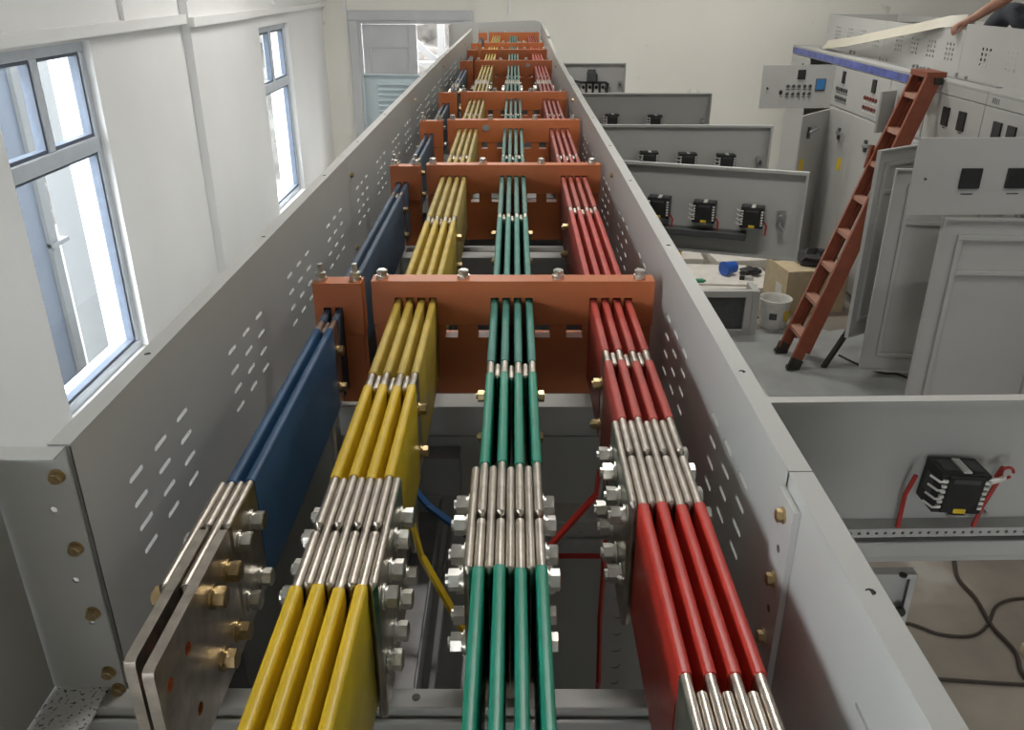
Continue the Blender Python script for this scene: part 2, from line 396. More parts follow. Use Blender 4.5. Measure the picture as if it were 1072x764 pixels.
def make_bar(c, j, seg, y0, y1, bare):
    x, zt = PH[c][j], ZT[c]
    b = MB(); bar_geo(b, x, zt-.0007, y0, y1, .0096, BH-.0014, .0046, TIN, .006)
    o = b.build('busbar')
    n = len(PH[c])
    tag(o, '%s %s busbar of %s, %s' % (POSW[n][j], c, 'four' if n == 4 else 'two',
        {'near': 'nearest length below the bolted splice', 'mid': 'middle length through the orange clamps', 'far': 'far length beyond the second splice'}[seg]),
        'busbar', '%s busbars' % c)
    cuts = sorted(bare); cur = y0
    for (a, e) in cuts + [(y1, y1)]:
        if a - cur > .01:
            s = MB(); bar_geo(s, x, zt, cur, a, .0114, BH, .0039, (PAINT if (cur+a)/2 < 1.0 else HALF if (cur+a)/2 < 1.7 else MUTED)[c], .0006)
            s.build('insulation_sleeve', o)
        cur = max(cur, e)
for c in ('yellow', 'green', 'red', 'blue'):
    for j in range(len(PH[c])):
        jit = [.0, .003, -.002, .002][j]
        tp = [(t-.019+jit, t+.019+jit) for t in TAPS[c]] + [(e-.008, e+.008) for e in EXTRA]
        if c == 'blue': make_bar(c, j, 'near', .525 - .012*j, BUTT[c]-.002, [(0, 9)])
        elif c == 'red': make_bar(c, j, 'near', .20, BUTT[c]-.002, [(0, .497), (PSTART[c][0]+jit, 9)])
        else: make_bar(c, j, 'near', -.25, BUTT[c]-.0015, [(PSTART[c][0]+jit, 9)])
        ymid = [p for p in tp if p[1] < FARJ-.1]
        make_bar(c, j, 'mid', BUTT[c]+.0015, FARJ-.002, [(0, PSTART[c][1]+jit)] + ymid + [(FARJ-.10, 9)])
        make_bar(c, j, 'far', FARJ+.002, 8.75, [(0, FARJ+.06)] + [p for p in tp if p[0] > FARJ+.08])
# holes in the two bare blue end plates are real: rebuild the two near blue meshes as plates with holes
for o in list(COL.objects):
    if o.get('label', '').find('blue busbar of two, nearest') >= 0:
        x = WPOS[o.name].x; y0 = .525 - (.012 if o['label'].startswith('right') else 0); y1 = BUTT['blue']-.002
        zt = ZT['blue']; r = .006; b = MB()
        ol = [(y0+r, zt-BH), (y1, zt-BH), (y1, zt-.002), (y1-.002, zt), (y0+r, zt), (y0+r*.3, zt-r*.3), (y0, zt-r), (y0, zt-BH+r)]
        hs = [circle(y0+.022, zt-.035, .0065, 12), circle(y0+.022, zt-.108, .0065, 12), circle(y0+.065, zt-.035, .0065, 12), circle(y0+.065, zt-.108, .0065, 12)]
        b.sheet(ol, hs, XYZ('yzx'), x-.0049, x+.0049, TIN, COPPER)
        me = o.data; c_ = WPOS[o.name]; b.v = [(p[0]-c_.x, p[1]-c_.y, p[2]-c_.z) for p in b.v]
        o.data = b.mesh('busbar'); bpy.data.meshes.remove(me)
        bv = o.modifiers.new('bevel', 'BEVEL'); bv.width = .0022; bv.segments = 2; bv.limit_method = 'ANGLE'; bv.angle_limit = math.radians(60)

BOLTS = {}
def bolt_mesh(L, kind, size=1.0):
    key = (round(L, 4), kind, size)
    if key in BOLTS: return BOLTS[key]
    m = BOLTY if kind == 'y' else BOLT; h = L/2; s = size
    b = MB(); b.cyl((-h-.0185*s, 0, 0), (h, 0, 0), .0058*s, m, n=10)
    b.cyl((h+.0050*s, 0, 0), (h+.0135*s, 0, 0), .0108*s, m, n=6); b.cyl((h+.0135*s, 0, 0), (h+.0145*s, 0, 0), .0098*s, m, .0085*s, n=12)
    b.cyl((-h-.0050*s, 0, 0), (-h-.0155*s, 0, 0), .0108*s, m, n=6)
    ws = []
    for q in (1, -1):
        w = MB(); r0, r1 = .0125*s, .0098*s
        vs_ = []; n = 16
        for (x, r) in ((0, r0), (.0024*s, r0), (.0024*s, r1), (.0050*s, r1)):
            for k in range(n): vs_.append((q*(h+x), r*math.cos(2*math.pi*k/n), r*math.sin(2*math.pi*k/n)))
        w.add(vs_, [(i*n+k, i*n+(k+1) % n, (i+1)*n+(k+1) % n, (i+1)*n+k) for i in range(3) for k in range(n)] + [tuple(range(n-1, -1, -1)), tuple(range(3*n, 4*n))], m)
        ws.append(w.mesh('washer'))
    BOLTS[key] = (b.mesh('bolt'), ws); return BOLTS[key]
def bolt(parent, x, y, z, L, kind='z', size=1.0, flip=False):
    bm_, wm_ = bolt_mesh(L, kind, size)
    o = shared('bolt', bm_, (x, y, z), parent); o.rotation_euler = (random.uniform(0, 1), 0, 0)
    if flip: o.rotation_euler = (0, 0, math.pi)
    for wm in wm_: shared('washer', wm, (x, y, z), o)
def splice(c, yb, dy, side, label, ny=4, nb=None, rows=(.034, .112), half=.092):
    xs = PH[c] if nb is None else PH[c][:nb]; zt = ZT[c]
    t = thing('busbar_splice', ((xs[0]+xs[-1])/2, yb, zt-.17), label, 'busbar joint', 'bolted busbar splices')
    for k, x in enumerate(xs):
        b = MB(); px = x + side*.00975
        bar_geo(b, px, zt-.001, yb+dy-half, yb+dy+half + .002*(k % 2), .0088, .166, .0043, TIN, .005); b.build('splice_plate', t)
    lo, hi = min(xs[0], xs[0]+side*.00975)-.0049, max(xs[-1], xs[-1]+side*.00975)+.0049
    L = hi-lo
    for i in range(ny):
        y = yb + dy + half*(-.72 + 1.44*i/(ny-1))
        for k, dz in enumerate(rows):
            bolt(t, (lo+hi)/2, y, zt-dz - .004*(i % 2), L, 'y' if (c == 'blue' and i < 2) else 'z')
splice('yellow', .690, .002, 1, 'tinned splice plates and bolts joining the near yellow busbars')
splice('green', .712, .004, -1, 'tinned splice plates and bolts joining the near green busbars')
splice('red', .835, -.012, -1, 'tinned splice plates and bolts joining the near red busbars')
splice('blue', .712, .0, -1, 'tinned splice plates and brassy bolts joining the near blue busbars')
for c in ('yellow', 'green', 'red', 'blue'):
    splice(c, FARJ, 0, -1, 'bolted splice in the %s busbars far along the trough' % c, half=.10)
# red joint at the picture's lower edge
t = thing('busbar_splice', (.164, .36, 2.24), 'tinned splice plates at the lower end of the red busbars', 'busbar joint', 'bolted busbar splices')
for x in PH['red'][:3]:
    b = MB(); bar_geo(b, x+.00975, 2.406, .21, .484, .0090, .160, .0042, TIN, .004); b.build('splice_plate', t)
bolt(t, .164, .463, 2.365, .07, size=1.05, flip=False); bolt(t, .164, .40, 2.29, .07); bolt(t, .164, .40, 2.365, .07)
t_n = {}
for c in ('yellow', 'green', 'red', 'blue'):
    xs, zt = PH[c], ZT[c]; L = xs[-1]-xs[0]+.0112
    for i, y in enumerate(TAPS[c]):
        t = thing('busbar_tap', ((xs[0]+xs[-1])/2, y, zt-.30), 'bolted tap plates between the %s busbars, %s' % (c, ORD[i] if i < 7 else 'farthest of all'), 'busbar joint', 'bolted tap joints')
        for k in range(len(xs)-1):
            b = MB(); bar_geo(b, (xs[k]+xs[k+1])/2, zt-.004-.003*(k % 2), y-.024, y+.020, .0078, .27, .0035, TIN, .003); b.build('tap_plate', t)
        for dz in (.045, .112): bolt(t, (xs[0]+xs[-1])/2, y-.004, zt-dz, L+.001, 'y' if i < 3 else 'z', .78)

# orange clamps
def clamp_meshes(x0, x1, bars, zt, ztop, zseam, zbot, windows):
    up = [(x0, ztop), (x0, zseam)]
    for x in bars: up += [(x-.0066, zseam), (x-.0066, zt+.004), (x+.0066, zt+.004), (x+.0066, zseam)]
    up += [(x1, zseam), (x1, ztop)]
    lo = [(x0+.002, zbot), (x0+.002, zseam-.001)]
    ev = [(x-.0066, x+.0066, zt-BH-.002) for x in bars] + [(a, c, zseam-.024) for a, c in windows]
    for (a, c, z) in sorted(ev): lo += [(a, zseam-.001), (a, z), (c, z), (c, zseam-.001)]
    lo += [(x1-.002, zseam-.001), (x1-.002, zbot)]
    return up, lo
def make_clamp(x0, x1, bars, zt, ztop, zseam, zbot, windows, bolts, name):
    up, lo = clamp_meshes(x0, x1, bars, zt, ztop, zseam, zbot, windows)
    a = MB(); a.prism(up, XYZ('xzy'), -.0175, .0175, ORANGE)
    c = MB(); c.prism(lo, XYZ('xzy'), -.0165, .0165, ORANGE)
    n = MB(); n.cyl((0,0,-.004), (0,0,0.003), .0105, BOLT, n=16); n.cyl((0,0,0.003), (0,0,.011), .0095, BOLT, n=6); n.cyl((0,0,.011), (0,0,.0125), .008, BOLT, .0065, n=12)
    if name == 'neutral_clamp': n.cyl((0,0,.011), (0,0,.026), .0048, BOLT, n=10)
    return a.mesh('upper_half'), c.mesh('lower_half'), n.mesh('clamp_bolt')
allb = PH['yellow'] + PH['green'] + PH['red']
MAINM = make_clamp(-.239, .236, allb, 2.408, 2.441, 2.363, 2.232, [(-.118, -.096), (-.062, -.042), (.036, .062), (.090, .118)], None, 'busbar_clamp')
NEUM = make_clamp(-.338, -.256, PH['blue'], 2.390, 2.437, 2.345, 2.215, [], None, 'neutral_clamp')
for i, y in enumerate(CLAMPS):
    t = thing('busbar_clamp', (0, y, 2.232), '%s wide orange clamp across the yellow, green and red busbars' % ORD[i], 'busbar clamp', 'wide orange busbar clamps')
    shared('upper_half', MAINM[0], (0, y, 0), t); shared('lower_half', MAINM[1], (0, y, 0), t)
    for x in (-.222, -.085, .075, .212): shared('clamp_bolt', MAINM[2], (x, y, 2.444), t)
    t = thing('neutral_clamp', (-.297, y, 2.215), '%s small orange clamp holding the two blue busbars' % ORD[i], 'busbar clamp', 'small orange busbar clamps')
    shared('upper_half', NEUM[0], (0, y, 0), t); shared('lower_half', NEUM[1], (0, y, 0), t)
    for x in (-.326, -.268): shared('clamp_bolt', NEUM[2], (x, y, 2.440), t)
for (i, x) in ((2, -.10), (4, .085)):
    b = MB(); y = CLAMPS[i]-.0185; b.prism([(x + .014*math.cos(k*math.pi/9), 2.413 + .011*math.sin(k*math.pi/9)) for k in range(18)], XYZ('xzy'), y-.001, y, ZINC)
    tag(b.build('oval_tag'), 'grey oval tag stuck on the %s wide orange clamp' % ORD[i], 'tag')
# drop links inside the near bay
def link(c, pts, label):
    b = MB()
    for p, q in zip(pts[:-1], pts[1:]): b.bar(p, q, .005, .013, PAINT[c], (0, 1, 0))
    tag(b.build('drop_link'), label, 'busbar')
link('red', [(.128, 1.075, 2.235), (.123, 1.06, 2.20), (.055, 1.03, 2.13), (-.02, 1.0, 2.05)], 'thin red copper link slanting down between green and red busbars')
link('yellow', [(-.150, 1.00, 2.22), (-.130, .965, 2.16), (-.055, .87, 2.085), (.0, .80, 2.03)], 'thin yellow copper link slanting down towards the green busbars')
link('blue', [(-.17, 1.12, 2.19), (-.13, 1.075, 2.17), (-.05, 1.02, 2.14), (.0, .98, 2.11)], 'thin blue copper link slanting down behind the yellow busbars')

# ------------------------------------------------------------------ perforated trough side panels
JT = [.69, 2.10, 3.55, 5.00, 6.80, 8.85]
def slots_for(y0, y1, zs=(2.400, 2.368, 2.337, 2.306)):
    h = []
    n = max(1, round((y1-y0-.1)/.345))
    for g in range(n):
        yc = y0 + .178 + .345*g
        if yc + .1 > y1: break
        for a in (-1, 0, 1):
            for z in zs: h.append(capsule(yc + .07*a, z, .036, .0031))
    return h
def lerp_x(tab, y):
    for (ya, xa), (yb, xb) in zip(tab[:-1], tab[1:]):
        if y <= yb: return xa + (xb-xa)*(y-ya)/(yb-ya)
    return tab[-1][1]
TABL = [(.69, -.420), (2.1, -.413), (5.0, -.40), (6.8, -.375), (7.9, -.365), (9, -.365)]
TABR = [(-1, .252), (.66, .252), (2.1, .250), (3.55, .243), (5.0, .240), (6.8, .252), (9, .262)]
def trough_panel(y0, y1, tab, sgn, ztop, zbot, label, holes, bolts=()):
    root = thing('trough_side_panel', (lerp_x(tab, (y0+y1)/2), (y0+y1)/2, zbot), label, 'panel', 'trough side panels')
    fn = lambda u, v, t: (lerp_x(tab, u) + t, u, v)
    b = MB(); e = .001
    us = [y0+e, y1-e]
    b.sheet([(y0+e, zbot), (y1-e, zbot), (y1-e, ztop-.0017), (y0+e, ztop-.0017)], holes, fn, 0, sgn*.0016, GREY)
    b.build('panel_sheet', root)
    b = MB(); x0, x1 = lerp_x(tab, y0), lerp_x(tab, y1); w = sgn*.022
    hs = [circle(y0 + (y1-y0)*q, .5, .004, 8) for q in (.15, .5, .85)]
    hs = [[(u, .011) if 0 else (u, .011 + (v-.5)) for u, v in h] for h in hs]
    b.sheet([(y0+e, 0), (y1-e, 0), (y1-e, .022), (y0+e, .022)], hs, lambda u, v, t: (lerp_x(tab, u) + sgn*v, u, t), ztop-.0016, ztop, GREY, DARK)
    b.build('top_flange', root)
    b = MB(); b.prism(rect(y0+e, y1-e, ztop-.015, ztop-.0017), lambda u, v, t: (lerp_x(tab, u) + w + t, u, v), -sgn*.0016, 0, GREY)
    b.build('flange_lip', root)
    for yy in (y0, y1):
        b = MB(); b.box(lerp_x(tab, yy), lerp_x(tab, yy) + w, yy+(e if yy == y0 else -.003), yy+(.003 if yy == y0 else -e), zbot, ztop-.002, GREY); b.build('end_flange', root)
    return root
screw = MB(); screw.cyl((0,0,0), (.0025,0,0), .0105, BOLTY, n=16); screw.cyl((.0025,0,0), (.009,0,0), .0085, BOLTY, n=6); screw.cyl((.009,0,0), (.0098,0,0), .0072, BOLTY, .006, n=10)
screw.v = [(x*.75, y*.75, z*.75) for x, y, z in screw.v]
SCREW = screw.mesh('screw')
for i, (a, c) in enumerate(zip(JT[:-1], JT[1:])):
    nm = ORD[i] if i < 4 else 'farthest'
    if i < 4 or True:
        c_l = min(c, 7.95) if i == 4 else c
        p = trough_panel(a, c_l, TABL, -1, 2.5, 2.2, '%s perforated grey side panel on the left of the busbars' % nm, slots_for(a, c_l))
        if i > 0:
            for z in (2.45, 2.26):
                s_ = shared('screw', SCREW, (lerp_x(TABL, a)+.0, a+.03, z), p)
        p = trough_panel(a-.03 if i == 0 else a, c, TABR, 1, 2.49 if i < 4 else 2.51, 2.2, '%s perforated grey side panel on the right of the busbars' % nm, slots_for(a-.01, c))
        if i > 0:
            for z in (2.45, 2.26):
                s_ = shared('screw', SCREW, (lerp_x(TABR, a)-.0, a+.03, z), p); s_.rotation_euler = (0, 0, math.pi)
# the nearest right section, unperforated, with its screwed lap strip
p = trough_panel(-.45, .66, TABR, 1, 2.49, 2.2, 'plain grey trough panel at lower right, nearest the camera', [capsule(.43, 2.415, .06, .0022)])
b = MB(); b.box(.2455, .2515, .615, .66, 2.2, 2.475, GREY); st = b.build('lap_strip', p)
for z in (2.457, 2.385, 2.315, 2.245):
    s_ = shared('screw', SCREW, (.2455, .638, z), p); s_.rotation_euler = (0, 0, math.pi)
b = MB()
for z in (2.42, 2.35): b.cyl((.2452, .638, z), (.2456, .638, z), .004, DARK, n=10)
b.build('screw_hole', p)
# left near corner: cross panel with screws, then a panel running on towards the camera
t = thing('trough_corner_panel', (-.46, .68, 2.19), 'grey cross panel with brassy screws at the near left trough corner', 'panel')
hs = [circle(-.448, 2.43, .004), circle(-.445, 2.345, .0035), circle(-.44, 2.29, .0035)]
b = MB(); b.sheet([(-.56, 2.19), (-.4225, 2.19), (-.4225, 2.498), (-.56, 2.498)], hs, XYZ('xzy'), .684, .6865, GREY); b.build('panel_sheet', t)
b = MB(); b.box(-.56, -.4225, .664, .6865, 2.498, 2.5, GREY); b.build('top_flange', t)
for z in (2.469, 2.385, 2.303, 2.222, 2.198):
    s_ = shared('screw', SCREW, (-.4355 + (.006 if z < 2.2 else 0), .684, z), t); s_.rotation_euler = (0, 0, -R90)
b = MB(); b.box(-.502, -.498, -.45, .683, 2.201, 2.496, GREY); tag(b.build('trough_side_panel', bevel=.001), 'plain grey panel edge at the lower left corner of the picture', 'panel', 'trough side panels')
# end panel
t = thing('trough_end_panel', (-.15, 8.95, 2.2), 'grey panel closing the far end of the trough', 'panel')
b = MB(); b.prism([(-.62, 2.2), (.262, 2.2), (.262, 2.515), (.20, 2.53), (-.62, 2.50)], XYZ('xzy'), 8.94, 8.943, GREY); b.build('panel_sheet', t)
b = MB(); b.box(-.62, .262, 8.943, 8.965, 2.496, 2.5, GREY); b.build('top_flange', t)
b = MB(); b.box(-.62, -.617, 8.55, 8.94, 2.2, 2.5, GREY); b.build('return_panel', t)

# ------------------------------------------------------------------ left row of cabinets
CB = [-.62, .69, 1.41, 2.31, 3.02, 3.72, 4.71, 6.10, 7.25, 8.39, 9.10]
XF, XBK = .45, -.62
def perf_rail(b, a, c, y, z, n, m=ZINC, h=.03):
    hs = [circle(a + (c-a)*(k+.5)/n, z, h*.16) for k in range(n)]
    b.sheet(rect(a, c, z-h/2, z+h/2), hs, XYZ('xzy'), y, y+.002, m, DARK)
RELAY = MB()
RELAY.box(-.055, .055, -.075, 0, -.05, .05, BLACK); RELAY.box(-.04, .04, -.082, -.075, -.046, .046, BLACK)
RELAY.box(-.03, .03, -.083, -.082, .030, .040, DARK); RELAY.box(-.012, .016, -.0835, -.082, -.046, -.034, YLAB)
for s in (-1, 1):
    for k in range(6): RELAY.box(s*.047-.005, s*.047+.005, -.081, -.075, -.036+.013*k, -.029+.013*k, WHITE)
    RELAY.box(s*.0556-.0006, s*.0556+.0006, -.05, -.015, -.02, .025, DARK)
RELAY.box(-.006, .012, -.07, -.01, .05, .054, WHITE); RELAY.box(-.045, -.01, -.06, -.015, .05, .052, DARK); RELAY.box(.018, .045, -.06, -.015, .05, .052, DARK)
RELAY.box(-.02, .02, -.084, -.07, -.056, -.05, ZINC)
for k in range(4): RELAY.tube([(-.047, -.08, -.033+.022*k), (-.062, -.082, -.033+.022*k), (-.074, -.06, -.030+.022*k)], .0028, WHITE, 6)
RELAY.v = [(x*.86, y*.86, z*.86) for x, y, z in RELAY.v]
RELAY_ME = RELAY.mesh('relay')
LATCH = MB(); LATCH.box(-.018, .018, -.008, 0, -.03, .03, ZINC); LATCH.cyl((0,-.008,0), (0,-.03,0), .012, ZINC, n=12)
LATCH.box(-.007, .007, -.03, -.024, -.05, .012, ZINC); LATCH.bar((0, -.027, -.03), (.02, -.035, -.05), .012, .006, ZINC)
LATCH_ME = LATCH.mesh('latch')
def oblong(o, M):
    o.rotation_euler = M.to_euler()
def open_door(root, hinge, free, z0, z1, rim=.022, inner=True, name='door', thick=.0018):
    """sheet from hinge to free edge; local x along the door, local -y faces the camera side"""
    h, f = Vector((*hinge, 0)), Vector((*free, 0)); L = (f-h).length; a = math.atan2(f.y-h.y, f.x-h.x)
    if abs(a) > math.pi/2: h, f = f, h; a = math.atan2(f.y-h.y, f.x-h.x)
    M = Matrix.Translation(h) @ Matrix.Rotation(a, 4, 'Z')
    b = MB(); b.box(0, L, 0, thick, z0, z1, GREY, M)
    s = -1 if inner else 1
    y0, y1 = (-rim, 0) if inner else (thick, rim)
    for (x0, x1, c0, c1) in ((0, L, z0, z0+.002), (0, L, z1-.002, z1), (0, .002, z0+.002, z1-.002), (L-.002, L, z0+.002, z1-.002)): b.box(x0, x1, y0+(.002 if inner else 0), y1-(0 if inner else .002), c0, c1, GREY, M)
    q = -rim if inner else rim-.002
    for (x0, x1, c0, c1) in ((0, L, z0, z0+.012), (0, L, z1-.012, z1), (0, .012, z0+.012, z1-.012), (L-.012, L, z0+.012, z1-.012)): b.box(x0, x1, q, q+.002, c0, c1, GREY, M)
    return b.build(name, root), M, L
def on_door(me, name, door, M, x, z, y=0, rot=0):
    p = M @ Vector((x, y, z)); o = shared(name, me, p, door); o.rotation_euler = (0, rot, M.to_euler().z); return o
LEFT_LABEL = ['carrying the nearest busbars, below the plain trough panel', 'with the nearest open instrument door at right', 'under the nearest orange clamp',
  'under the third orange clamp', 'with open three-relay door tilted towards the camera', 'with open relay door directly behind the tilted one',
  'with half-hidden open relay door before the meter door', 'under the seventh orange clamp', 'with an open door of a meter and black conduit', 'at the far end of the row']
CABS = []
for i, (a, c) in enumerate(zip(CB[:-1], CB[1:])):
    root = thing('switchgear_cabinet', ((XF+XBK)/2, (a+c)/2, 0), 'grey cabinet of left row %s' % LEFT_LABEL[i], 'cabinet', 'cabinets of the left row'); CABS.append(root)
    g = .0015
    MB().box(XBK, XF, a+.02, c-.02, 0, .08, GREYD).build('plinth', root)
    b = MB(); b.box(XBK, XF-.02, c-.012, c-g, .08, 2.13, GREYD); b.build('side_panel', root)
    b = MB(); b.box(XBK, XBK+.003, a+g, c-g, .08, 2.19, GREY); b.build('back_panel', root)
    for (x, y) in ((XBK+.004, a+g), (XF-.05, a+g), (XBK+.004, c-.05-g), (XF-.05, c-.05-g)):
        b = MB(); b.box(x, x+.046, y, y+.048, .08, 2.13, ZINC if x > 0 else GREYD); b.build('post', root)
    for y, w in ((a+g, .055), (c-.055-g, .055)) if i > 1 else (((c-.055-g, .055),) if i else ((c-.03, .0285),)):
        b = MB(); b.box(XBK+.004, XF-.004, y, y+w, 2.135, 2.195, GREY)
        b.build('cross_beam', root, .002)
    b = MB(); b.box(.275, XF, a+g, c-g, 2.196, 2.2, GREY); b.build('top_strip', root)
    b = MB(); b.box(XBK+.004, -.44, a+g, c-g, 2.196, 2.2, SPECK if i == 0 else GREY); b.build('top_strip', root)
    if i not in (1, 4, 5, 6, 8, 0):
        b = MB(); b.box(XF, XF+.02, a+.003, c-.003, .1, 1.79, GREY); b.build('lower_door', root, .002)
        b = MB(); b.box(XF, XF+.02, a+.003, c-.003, 1.80, 2.18, GREY); b.build('upper_door', root, .002)
# first cabinet: closing plate with slits below the near busbars
b = MB(); b.box(XBK+.06, .40, -.5, .648, 2.168, 2.171, GREY); b.build('cover_plate', CABS[0])
b = MB(); b.box(-.60, .43, .650, .657, 2.165, 2.185, GREY); b.build('angle_rail', CABS[0], .002)
b = MB(); [b.cyl((x, .675, 2.1952), (x, .675, 2.1962), .0045, DARK, n=10) for x in (-.105, .25)]; b.build('screw_hole', CABS[0])
# second bay interior: rails, perforated strips, brackets
c2 = CABS[1]
b = MB(); b.box(-.58, .42, 1.378, 1.392, .3, 2.12, GREY); b.build('mounting_plate', c2)
b = MB(); b.box(-.185, -.135, .75, 1.35, 1.95, 1.97, ZINC); b.box(-.185, -.18, .75, 1.35, 1.97, 2.0, ZINC); b.box(-.14, -.135, .75, 1.35, 1.97, 2.0, ZINC); b.build('channel_rail', c2, .002)
b = MB(); b.box(-.08, -.055, .75, 1.30, 1.90, 1.94, ZINC); b.build('channel_rail', c2, .002)
b = MB(); b.box(-.125, -.115, .75, 1.32, 1.93, 1.96, GREYD); b.build('channel_rail', c2, .002)
b = MB(); perf_rail(b, .035, .175, 1.27, 1.985, 4, GREY, .035); perf_rail(b, .035, .175, 1.27, 1.955, 4, GREY, .03); b.box(.035, .175, 1.272, 1.33, 2.0, 2.003, GREY)
b.box(.035, .175, 1.265, 1.268, 1.925, 1.935, REDW); b.build('perforated_rail', c2)
b = MB(); perf_rail(b, .02, .20, 1.30, 1.50, 9, GREY, .03); b.build('perforated_rail', c2)
b = MB()
fnv = lambda u, v, t_: (u, t_, v)
b.sheet(rect(.165, .215, 1.3, 1.98), [circle(.19, 1.33+.04*k, .009) for k in range(16)], fnv, 1.20, 1.202, GREY, DARK); b.build('perforated_post', c2)
b = MB(); b.sheet(rect(.245, .28, 1.3, 1.98), [circle(.262, 1.33+.04*k, .008) for k in range(16)], fnv, 1.20, 1.202, GREY, DARK); b.build('perforated_post', c2)
b = MB(); b.tube([(.158, 1.19, 2.02), (.156, 1.19, 1.85), (.160, 1.19, 1.7), (.15, 1.2, 1.53), (.1, 1.27, 1.48), (.02, 1.28, 1.48)], .005, REDW, 6); b.build('wire', c2)
for k, (x, y, z) in enumerate(((-.24, 1.05, 1.98), (-.24, .88, 1.95), (-.235, 1.2, 2.0), (-.245, .78, 1.93))):
    b = MB(); b.box(x-.03, x+.03, y-.03, y+.03, z, z+.008, ZINC); b.cyl((x, y-.012, z+.008), (x, y-.012, z+.013), .009, BOLTY, n=12); b.build('bracket', c2)
b = MB(); b.box(-.40, -.22, .75, 1.3, 1.85, 1.88, GREYD); [b.box(-.38, -.24, .80+.12*k, .86+.12*k, 1.88, 1.90, BLACK) for k in range(4)]; b.build('switch_unit', c2)
b = MB(); b.box(-.17, -.10, 1.33, 1.375, 2.02, 2.10, GREYD); b.box(-.245, -.19, 1.28, 1.375, 1.98, 2.03, BLACK); b.build('terminal_block', c2)
# open doors of the left row
d, M, L = open_door(CABS[1], (XF, 1.418), (1.34, 1.44), 1.812, 2.182)
o = on_door(RELAY_ME, 'relay', d, M, .405, 2.005, -.004, .07)
b = MB()
hs = [circle(.03+.0175*k, 1.893, .0035, 6) for k in range(46)]
b.sheet(rect(.01, L-.01, 1.883, 1.903), hs, lambda u, v, t_: tuple(M @ Vector((u, t_, v))), -.036, -.034, GREY, DARK); b.box(.01, L-.01, -.034, 0, 1.900, 1.903, GREY, M); b.build('perforated_rail', d)
b = MB(); b.box(.01, L-.01, -.040, 0, 1.835, 1.872, GREY, M); b.build('stiffener', d, .003)
for pts in ([(.325, -.04, 2.03), (.318, -.03, 1.98), (.318, -.03, 1.895)], [(.475, -.05, 2.03), (.49, -.04, 2.045), (.495, -.035, 2.02), (.478, -.03, 1.95), (.47, -.03, 1.895)]):
    b = MB(); b.tube([M @ Vector(p) for p in pts], .0045, REDW, 6); b.build('red_wire', d)
b = MB(); b.tube([M @ Vector(p) for p in ((.45, -.075, 2.035), (.47, -.07, 2.037), (.485, -.06, 2.035))], .005, WHITE, 6); b.tube([M @ Vector((.495 + .012*math.cos(t_), -.05, 2.04 + .012*math.sin(t_))) for t_ in [k*.5 for k in range(12)]], .003, REDW, 6); b.build('wire_loop', d)
b = MB(); b.box(.50, .506, -.012, 0, 1.915, 1.922, ZINC, M); b.build('stud', d)
d2, M2, L2 = open_door(CABS[1], (XF, 1.405), (.825, 1.405), .25, 1.795)
b = MB(); b.cyl(M2 @ Vector((L2-.03, -.023, 1.793)), M2 @ Vector((L2-.03, -.023, 1.797)), .008, RUBBER, n=10); b.cyl(M2 @ Vector((L2-.02, -.02, 1.70)), M2 @ Vector((L2-.02, -.028, 1.70)), .012, RUBBER, n=10); b.build('door_stop', d2)
for (ci, hg, fr, zs, rel, la) in ((4, (XF, 3.718), (1.213, 3.465), (1.805, 2.182), (.205, .40, .60), .715), (5, (XF, 4.705), (1.40, 4.68), (1.805, 2.182), (.29, .50, .71), .90),
                                  (6, (XF, 6.095), (1.372, 6.095), (1.805, 2.182), (.235, .535), .88)):
    d, M, L = open_door(CABS[ci], hg, fr, *zs)
    for k, x in enumerate(rel): on_door(RELAY_ME, 'relay', d, M, x, 2.0 - .006*k, -.004)
    on_door(LATCH_ME, 'latch', d, M, la, 1.985, -.004)
    b = MB(); b.box(.04, L-.22, -.06, -.002, 1.885, 1.915, DARK if ci == 4 else GREY, M); b.build('cable_duct', d, .004)
    b = MB(); [b.tube([M @ Vector(p) for p in ((x+.05, -.05, 1.97), (x+.062, -.04, 1.95), (x+.06, -.04, 1.91))], .004, REDW, 6) for x in rel]; b.build('red_wire', d)
d, M, L = open_door(CABS[8], (XF, 8.385), (1.055, 8.385), 1.80, 2.182)
b = MB(); b.box(.24, .32, -.08, 0, 2.02, 2.11, DARK, M); b.box(.245, .315, -.07, -.01, 2.11, 2.13, DARK, M); b.box(.30, .335, -.06, 0, 2.02, 2.09, DARK, M); b.build('meter', d, .004)
b = MB(); b.tube([M @ Vector(p) for p in ((.06, -.03, 2.03), (.2, -.03, 2.01), (.42, -.03, 2.01), (.445, -.03, 1.995), (.44, -.03, 1.96), (.41, -.03, 1.95))], .011, BLACK, 8)
for k in range(4): b.tube([M @ Vector(p) for p in ((.235+.065*k, -.03, 2.01), (.235+.065*k, -.03, 1.85))], .009, BLACK, 8)
b.build('black_conduit', d)
for k in range(4):
    b = MB(); b.box(.19+.062*k, .225+.062*k, -.02, 0, 1.92, 2.0, WHITE, M); b.cyl(M @ Vector((.208+.062*k, -.02, 1.965)), M @ Vector((.208+.062*k, -.03, 1.965)), .015, BLACK, n=12); b.build('push_button', d)
on_door(LATCH_ME, 'latch', d, M, L-.05, 1.99, -.004)
# rear door of the left row standing open at the far left
d, M, L = open_door(CABS[8], (XBK-.002, 8.30), (-1.44, 8.45), .3, 2.08, inner=True, name='rear_door')
for me in (d.data,):
    me.materials.clear(); me.materials.append(REARP)
for k in range(6):
    b = MB(); b.box(.14, .62, -.016, 0, 1.98-.05*k, 1.995-.05*k, REARP, M); b.build('louvre', d, .003)

